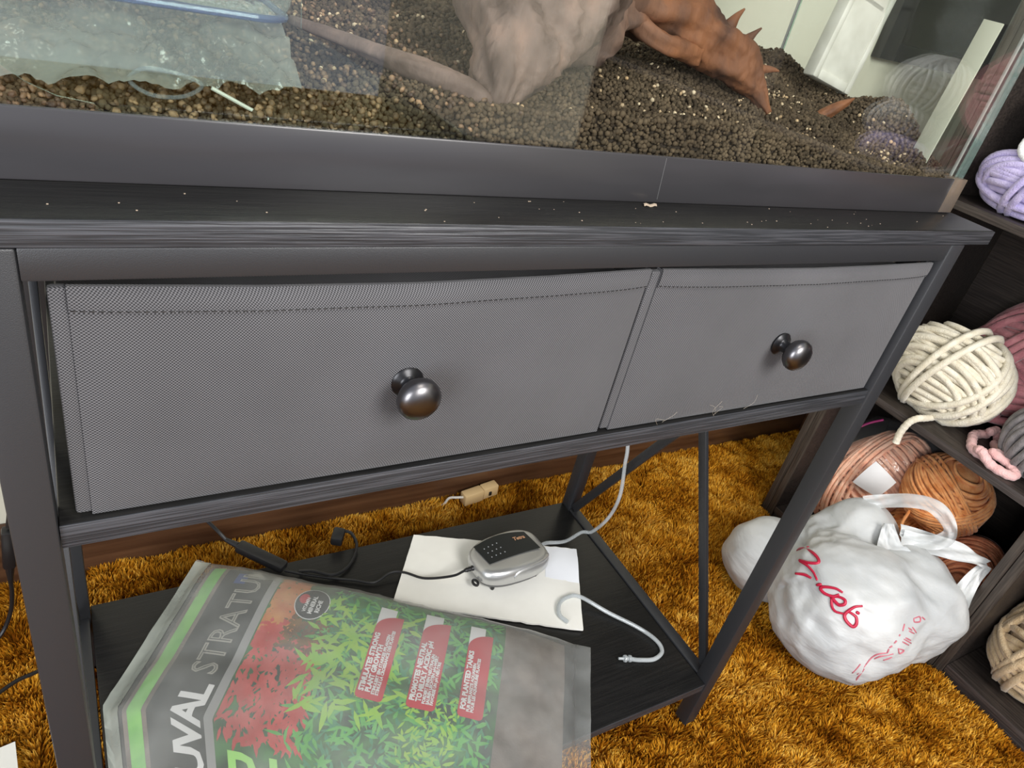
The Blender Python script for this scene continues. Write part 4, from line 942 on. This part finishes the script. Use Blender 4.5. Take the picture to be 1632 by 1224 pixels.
bt = text_bm('MINERAL', .0085, up(.191, .086), .0003); text_bm('RICHE', .0085, up(.200, .082), .0003, 1.0, bt); text_bm('VITAMIN', .007, up(.182, .084), .0002, 1.0, bt)
decal_bm('badge_lettering', bt, 'print_white', .0020)
# clear outer sleeve
def sleeve(u, v):
    s = -.012 + u * .618; t = -.002 + v * .388; p = bag_pt(max(0, min(s, .585)), max(t, 0.0), .005)
    x, y = bag_st(s, max(t, 0)) if s >= 0 else ((BTL + BA * s + BB * t).x, (BTL + BA * s + BB * t).y)
    z = p.z + .003 * ns((s, t, 0), 12, 11) + .002 * max(0, 1 - abs(ns((s, t * .6, 0), 20, 5)) * 3) ** 2 * (1 if u > .76 or u < .10 or v < .10 else .25)
    return Vector((max(x, .0035) if y > .0 and y < .41 else x, y, max(z, ZS + .0045)))
put('clear_sleeve', MB().grid(sleeve, 120, 70), 'bag_clear', G, sharp=0)
def seam(u, v): 
    t = .004 + u * .34; w = .012 + .010 * math.sin(u * 9) * .4; p = sleeve(lerp(.0, .040, v), min(.97, t / .388)); return p + Vector((0, 0, .0012))
put('sleeve_seam', MB().grid(seam, 40, 3), 'bag_clear_edge', G, sharp=0)

# ------------------------------------------------------------------ cardboard and air pump
def card():
    a = Vector((.4846, .4200)); 
    TLc, TRc, BRc, BLc = Vector((.4846, .4230)), Vector((.7535, .3080)), Vector((.6643, .1515)), Vector((.3977, .2966))
    def F(u, v, z=0):
        p = TLc.lerp(TRc, u).lerp(BLc.lerp(BRc, u), v)
        jag = .0015 * ns((u * 40, v * 40, 0), 1, 2)
        return Vector((p.x + jag, p.y + jag, ZS + .0012 + .0022 * (1 + ns((u * 3, v * 3, 0), 1, 5)) * .5 + z))
    m = MB().grid(lambda u, v: F(u, v, .0035), 30, 20); m.grid(lambda u, v: F(1 - u, v, 0), 30, 20)
    for fn in (lambda u, v: F(u, 0, .0035 * (1 - v)), lambda u, v: F(1 - u, 1, .0035 * (1 - v)), lambda u, v: F(1, u, .0035 * (1 - v)), lambda u, v: F(0, 1 - u, .0035 * (1 - v))): m.grid(fn, 30, 1)
    t = thing('cardboard_sheet', 'white cardboard piece under the air pump on the lower shelf', 'cardboard', (.58, .29, ZS))
    put('sheet', m, 'cardboard', t, sharp=50)
    put('flap', MB().grid(lambda u, v: F(lerp(.80, .998, u), lerp(.01, .42 + .04 * u, v), .0042 + .004 * math.sin(PI * v) * u), 12, 10), 'cardboard_flap', t, sharp=0)
card()
def pump():
    c = Vector((.604, .306, ZS + .0075)); ang = math.radians(4); t = thing('air_pump', 'silver and black aquarium air pump on the white cardboard', 'pump', tuple(c))
    Rz = Matrix.Rotation(ang, 4, 'Z'); Mx = Matrix.Translation(c) @ Rz
    HX, HY = .069, .046
    def outline(sc, n=64, pw=3.8):
        pts = []
        for k in range(n):
            a = 2 * PI * k / n; cx, sx = math.cos(a), math.sin(a)
            x = math.copysign(abs(cx) ** (2 / pw), cx); y = math.copysign(abs(sx) ** (2 / pw), sx)
            yy = y * (1 - .13 * x * x) ; pts.append((x * HX * sc, yy * HY * sc * (1 + .05 * x)))
        return pts
    def loft(layers, cap=True):
        m = MB(); n = 64; vs = []; fs = []
        for z, sc, dome in layers:
            for (x, y) in outline(sc): vs.append(Mx @ Vector((x, y, z - dome * (x / HX) ** 2)))
        for i in range(len(layers) - 1):
            for k in range(n): fs.append((i * n + k, i * n + (k + 1) % n, (i + 1) * n + (k + 1) % n, (i + 1) * n + k))
        if cap: fs.append(tuple((len(layers) - 1) * n + k for k in range(n))); fs.append(tuple(reversed(range(n))))
        return m.add(vs, fs)
    put('base', loft([(0.004, .86, 0), (.006, .90, 0), (.014, .955, 0), (.0165, .955, 0)]), 'pump_grey', t)
    put('shell', loft([(.0155, .985, 0), (.018, 1.0, 0), (.028, .995, 0), (.035, .955, .001), (.0395, .90, .002), (.0415, .82, .003), (.0425, .70, .004), (.0428, .4, .0044), (.043, .1, .0044)]), 'silver', t, sharp=60)
    def top_z(x, y): return .0432 - .0042 * (x / HX) ** 2 - .0018 * (y / HY) ** 2
    def panel(u, v):
        x = lerp(-.053, .049, u); hw = .0215 + .004 * math.sin(PI * u); y = .007 + lerp(-hw, hw, v) + .004 * math.sin(PI * u); return Mx @ Vector((x + (v - .5) * -.006, y, top_z(x, y) + .0012))
    put('black_panel', MB().grid(panel, 20, 8), 'pump_black', t)
    d = MB()
    for i in range(4):
        for j in range(3): p = Mx.inverted() @ panel(.12 + i * .085, .25 + j * .22); d.lathe([(.0011, -.0003), (.0011, .0004), (.0004, .0008)], Mx @ Matrix.Translation(p), 8)
    put('vent_dots', d, 'dots', t)
    b = text_bm('Tetra', .0105, lambda x, y: (x, y), .0004, 1.0, shear=.2)
    mm = MB(); mm.add([Mx @ Vector((.015 + v.co.x, .014 + v.co.y, top_z(.015 + v.co.x, .014 + v.co.y) + .0019)) for v in b.verts], [])
    b.verts.index_update(); mm.f = [tuple(v.index for v in f.verts) for f in b.faces]; mm.mi = [0] * len(mm.f); b.free()
    put('logo', mm, 'orange_print', t)
    # grip ridge along the front
    P = cat_([(-.012, -.0425, .020), (-.016, -.0425, .028), (-.008, -.041, .0345), (.02, -.040, .0375), (.045, -.036, .0375), (.062, -.026, .036)], 8)
    put('grip_ridge', MB().tube([Mx @ p for p in P], [.0035] * 10 + [.0032] * (len(P) - 12) + [.002, .001], 10), 'silver', t)
    for (x, y) in ((-.045, -.030), (.040, -.032), (-.045, .030), (.040, .030)):
        put('rubber_foot', MB().lathe([(.003, -.0025), (.0035, 0), (.0035, .005)], Mx @ Matrix.Translation((x, y, 0)), 12), 'black_plastic', t)
    put('hanging_tab', MB().tube([Mx @ Vector((-.073 + .004 * math.cos(a), -.018 + .006 * math.sin(a), .012)) for a in [k * PI / 6 for k in range(12)]], .0022, 6, True), 'black_plastic', t)
    sr = Mx @ Matrix.Translation((-.066, .002, .024)) @ Matrix.Rotation(-PI / 2, 4, 'Y')
    put('strain_relief', MB().lathe([(.0042, 0), (.0046, .004), (.0036, .006), (.0042, .009), (.0034, .011), (.0038, .014), (.0028, .018)], sr, 12), 'black_plastic', t)
    cab = cat_([Mx @ Vector((-.084, .002, .024)), Mx @ Vector((-.105, .004, .018)), (.462, .322, ZS + .012), (.436, .345, ZS + .010), (.415, .352, ZS + .009), (.385, .345, ZS + .004), (.355, .360, ZS + .004), (.327, .3725, ZS + .004), (.290, .392, ZS + .004), (.262, .4075, ZS + .006)], 8)
    put('power_cord', MB().tube(cab, .0021, 8), 'black_plastic', t)
    return Mx
PM = pump()
# in-line adapter half on the shelf's rear edge
ad = thing('cord_connector', 'black inline cord connector lying on the shelf rear edge behind the soil bag', 'connector', (.225, .44, ZS))
a0, a1 = Vector((.262, .4075, ZS + .012)), Vector((.205, .470, ZS + .016))
put('housing', MB().bar(a0, a1, .014, .020, (0, 0, 1), .004), 'black_plastic', ad)
put('sleeve', MB().tube([a1, a1.lerp(a1 + (a1 - a0), .25)], [.0055, .0035], 10), 'black_plastic', ad)
e = a1 + (a1 - a0) * .25
put('cord', MB().tube(cat_([e, (.178, .500, ZS + .030), (.156, .530, ZS + .045), (.120, .575, ZS + .07), (.09, .590, ZS + .11)], 8), .0028, 8), 'black_plastic', ad)
pl = thing('power_plug', 'black power plug with looped cord at the shelf rear edge', 'plug', (.36, .45, ZS))
put('plug_body', MB().bar((.352, .4385, ZS + .010), (.366, .462, ZS + .012), .017, .019, (0, 0, 1), .003), 'black_plastic', pl)
put('cord', MB().tube(cat_([(.366, .460, ZS + .012), (.381, .452, ZS + .012), (.384, .428, ZS + .008), (.372, .405, ZS + .004), (.352, .385, ZS + .004), (.328, .378, ZS + .006), (.300, .392, ZS + .009), (.283, .402, ZS + .004)], 8), .0026, 8), 'black_plastic', pl)
# air tubing
q = PM @ Vector((.069, .004, .022))
tp = [q, q + Vector((.016, .003, .0)), (.735, .322, .137), (.775, .330, .140), (.788, .318, .150), (.790, .2951, .2046), (.790, .2888, .2614), (.790, .3029, .3192), (.790, .3120, .3534), (.790, .350, .43), (.790, .425, .55), (.790, .438, .70), (.790, .445, .79), (.790, .462, .86), (.790, .470, .95)]
ta = put('air_tubing', MB().tube(cat_(tp, 8), .0032, 8), 'tubing'); tag(ta, 'clear air tubing rising from the air pump past the rear leg', 'tubing')
tl = thing('air_tubing', 'loose clear tubing with a check valve lying on the black shelf', 'tubing', (.72, .12, ZS))
zt = ZS + .0105
put('tube', MB().tube(cat_([(.645, .170, zt), (.640, .188, zt), (.652, .207, zt), (.672, .214, zt), (.694, .208, zt), (.726, .168, ZS + .005), (.759, .1256, ZS + .0036), (.7728, .094, ZS + .0036), (.768, .074, ZS + .0036), (.7459, .0671, ZS + .0036), (.722, .074, ZS + .0036), (.709, .079, ZS + .005)], 10), .0034, 10), 'tubing', tl)
v0 = Vector((.712, .078, ZS + .0065)); vd = Vector((-.94, .34, .0)).normalized(); vm = Matrix.Translation(v0) @ vd.to_track_quat('Z', 'Y').to_matrix().to_4x4()
put('check_valve', MB().lathe([(.0022, 0), (.0026, .004), (.0052, .0045), (.0056, .0065), (.0052, .0085), (.0032, .009), (.0032, .012), (.0056, .0125), (.0058, .0145), (.0052, .0165), (.0024, .017), (.0020, .025)], vm, 16), 'tubing', tl)
# phone jack on the baseboard
j = thing('phone_jack', 'beige phone jack box lying on the carpet against the baseboard', 'jack', (.715, .57, 0))
jm = Matrix.Translation((.712, .583, .030)) @ Matrix.Rotation(.10, 4, 'Z') @ Matrix.Rotation(-.08, 4, 'Y')
put('housing', MB().box(-.040, .006, -.011, .011, -.014, .014, .003, mat=jm).box(.006, .042, -.010, .010, -.012, .015, .002, mat=jm), 'beige', j)
put('socket', MB().box(.018, .024, -.0125, -.0095, -.004, .005, .0004, mat=jm), 'pump_black', j)
put('cord', MB().tube(cat_([jm @ Vector((-.036, 0, .004)), jm @ Vector((-.052, .002, .008)), (.645, .588, .028), (.634, .590, .010), (.60, .590, .008)], 8), .0026, 8), 'white_cord', j)
# cables hanging at the left
hc = thing('hanging_cable', 'black cable with inline connector hanging beside the left table leg', 'cable', (-.09, .5, 0))
put('cord', MB().tube(cat_([(-.055, .5, .55), (-.0665, .5, .40), (-.070, .5, .34), (-.075, .5, .27), (-.082, .5, .225)], 8), .0032, 8), 'black_plastic', hc)
put('connector', MB().bar((-.083, .5, .222), (-.089, .5, .155), .016, .018, (1, 0, 0), .004), 'black_plastic', hc)
put('strain_relief', MB().tube([(-.089, .5, .155), (-.0915, .5, .125)], [.006, .0035], 10), 'black_plastic', hc)
put('cord', MB().tube(cat_([(-.0915, .5, .128), (-.093, .5, .10), (-.100, .5, .06), (-.117, .49, .028), (-.150, .46, .022), (-.20, .42, .022)], 8), .0030, 8), 'black_plastic', hc)
fc = put('floor_cable', MB().tube(cat_([(-.018, .452, .020), (-.045, .436, .020), (-.0724, .42, .020), (-.095, .412, .022), (-.1158, .3994, .022), (-.15, .375, .022), (-.20, .35, .02)], 8), .0028, 8), 'black_plastic')
tag(fc, 'thin black cable lying on the orange carpet left of the table', 'cable')
pp = put('paper_sheet', MB().grid(lambda u, v: Vector((-.048 - .20 * v + .02 * u - .05, .315 - .25 * u - .04 * v, .026 + .004 * math.sin(3 * u + 2 * v))), 12, 12).grid(lambda u, v: Vector((-.048 - .20 * v + .02 * u - .05, .315 - .25 * u - .04 * v, .0257 + .004 * math.sin(3 * u + 2 * v))), 12, 12), 'cardboard')
tag(pp, 'white paper corner on the carpet at the lower left of the table', 'paper')

# ------------------------------------------------------------------ small debris
fl = put('dried_flake', MB().grid(lambda u, v: Vector((.412 + .013 * u + .002 * v, .0405 + .005 * v, .8672 + .0012 * math.sin(PI * v) + .0006 * math.sin(9 * u))), 6, 4), 'flake')
tag(fl, 'dried tan flake lying on the tabletop below the tank trim', 'debris')
rg = random.Random(6); m = MB()
for _ in range(46):
    x = rg.uniform(0, .85); y = rg.uniform(.004, .046); r = rg.uniform(.0002, .0005); m.box(x, x + r * 2, y, y + r * 1.5, .8667, .8667 + r * .8)
tag(put('crumbs', m, 'flake', kind='stuff'), 'pale crumbs scattered on the tabletop front edge', 'debris')
m = MB()
for _ in range(6):
    x = rg.uniform(.46, .60); z = .671 + rg.uniform(0, .004); m.tube(cat_([(x, .0015, z), (x + rg.uniform(-.01, .01), -.001, z + rg.uniform(.005, .012)), (x + rg.uniform(-.02, .02), -.0015, z + rg.uniform(.004, .022))], 6), .00008, 4)
tag(put('pet_hair', m, 'hair', kind='stuff'), 'thin pale hairs clinging to the right drawer bottom', 'hair')
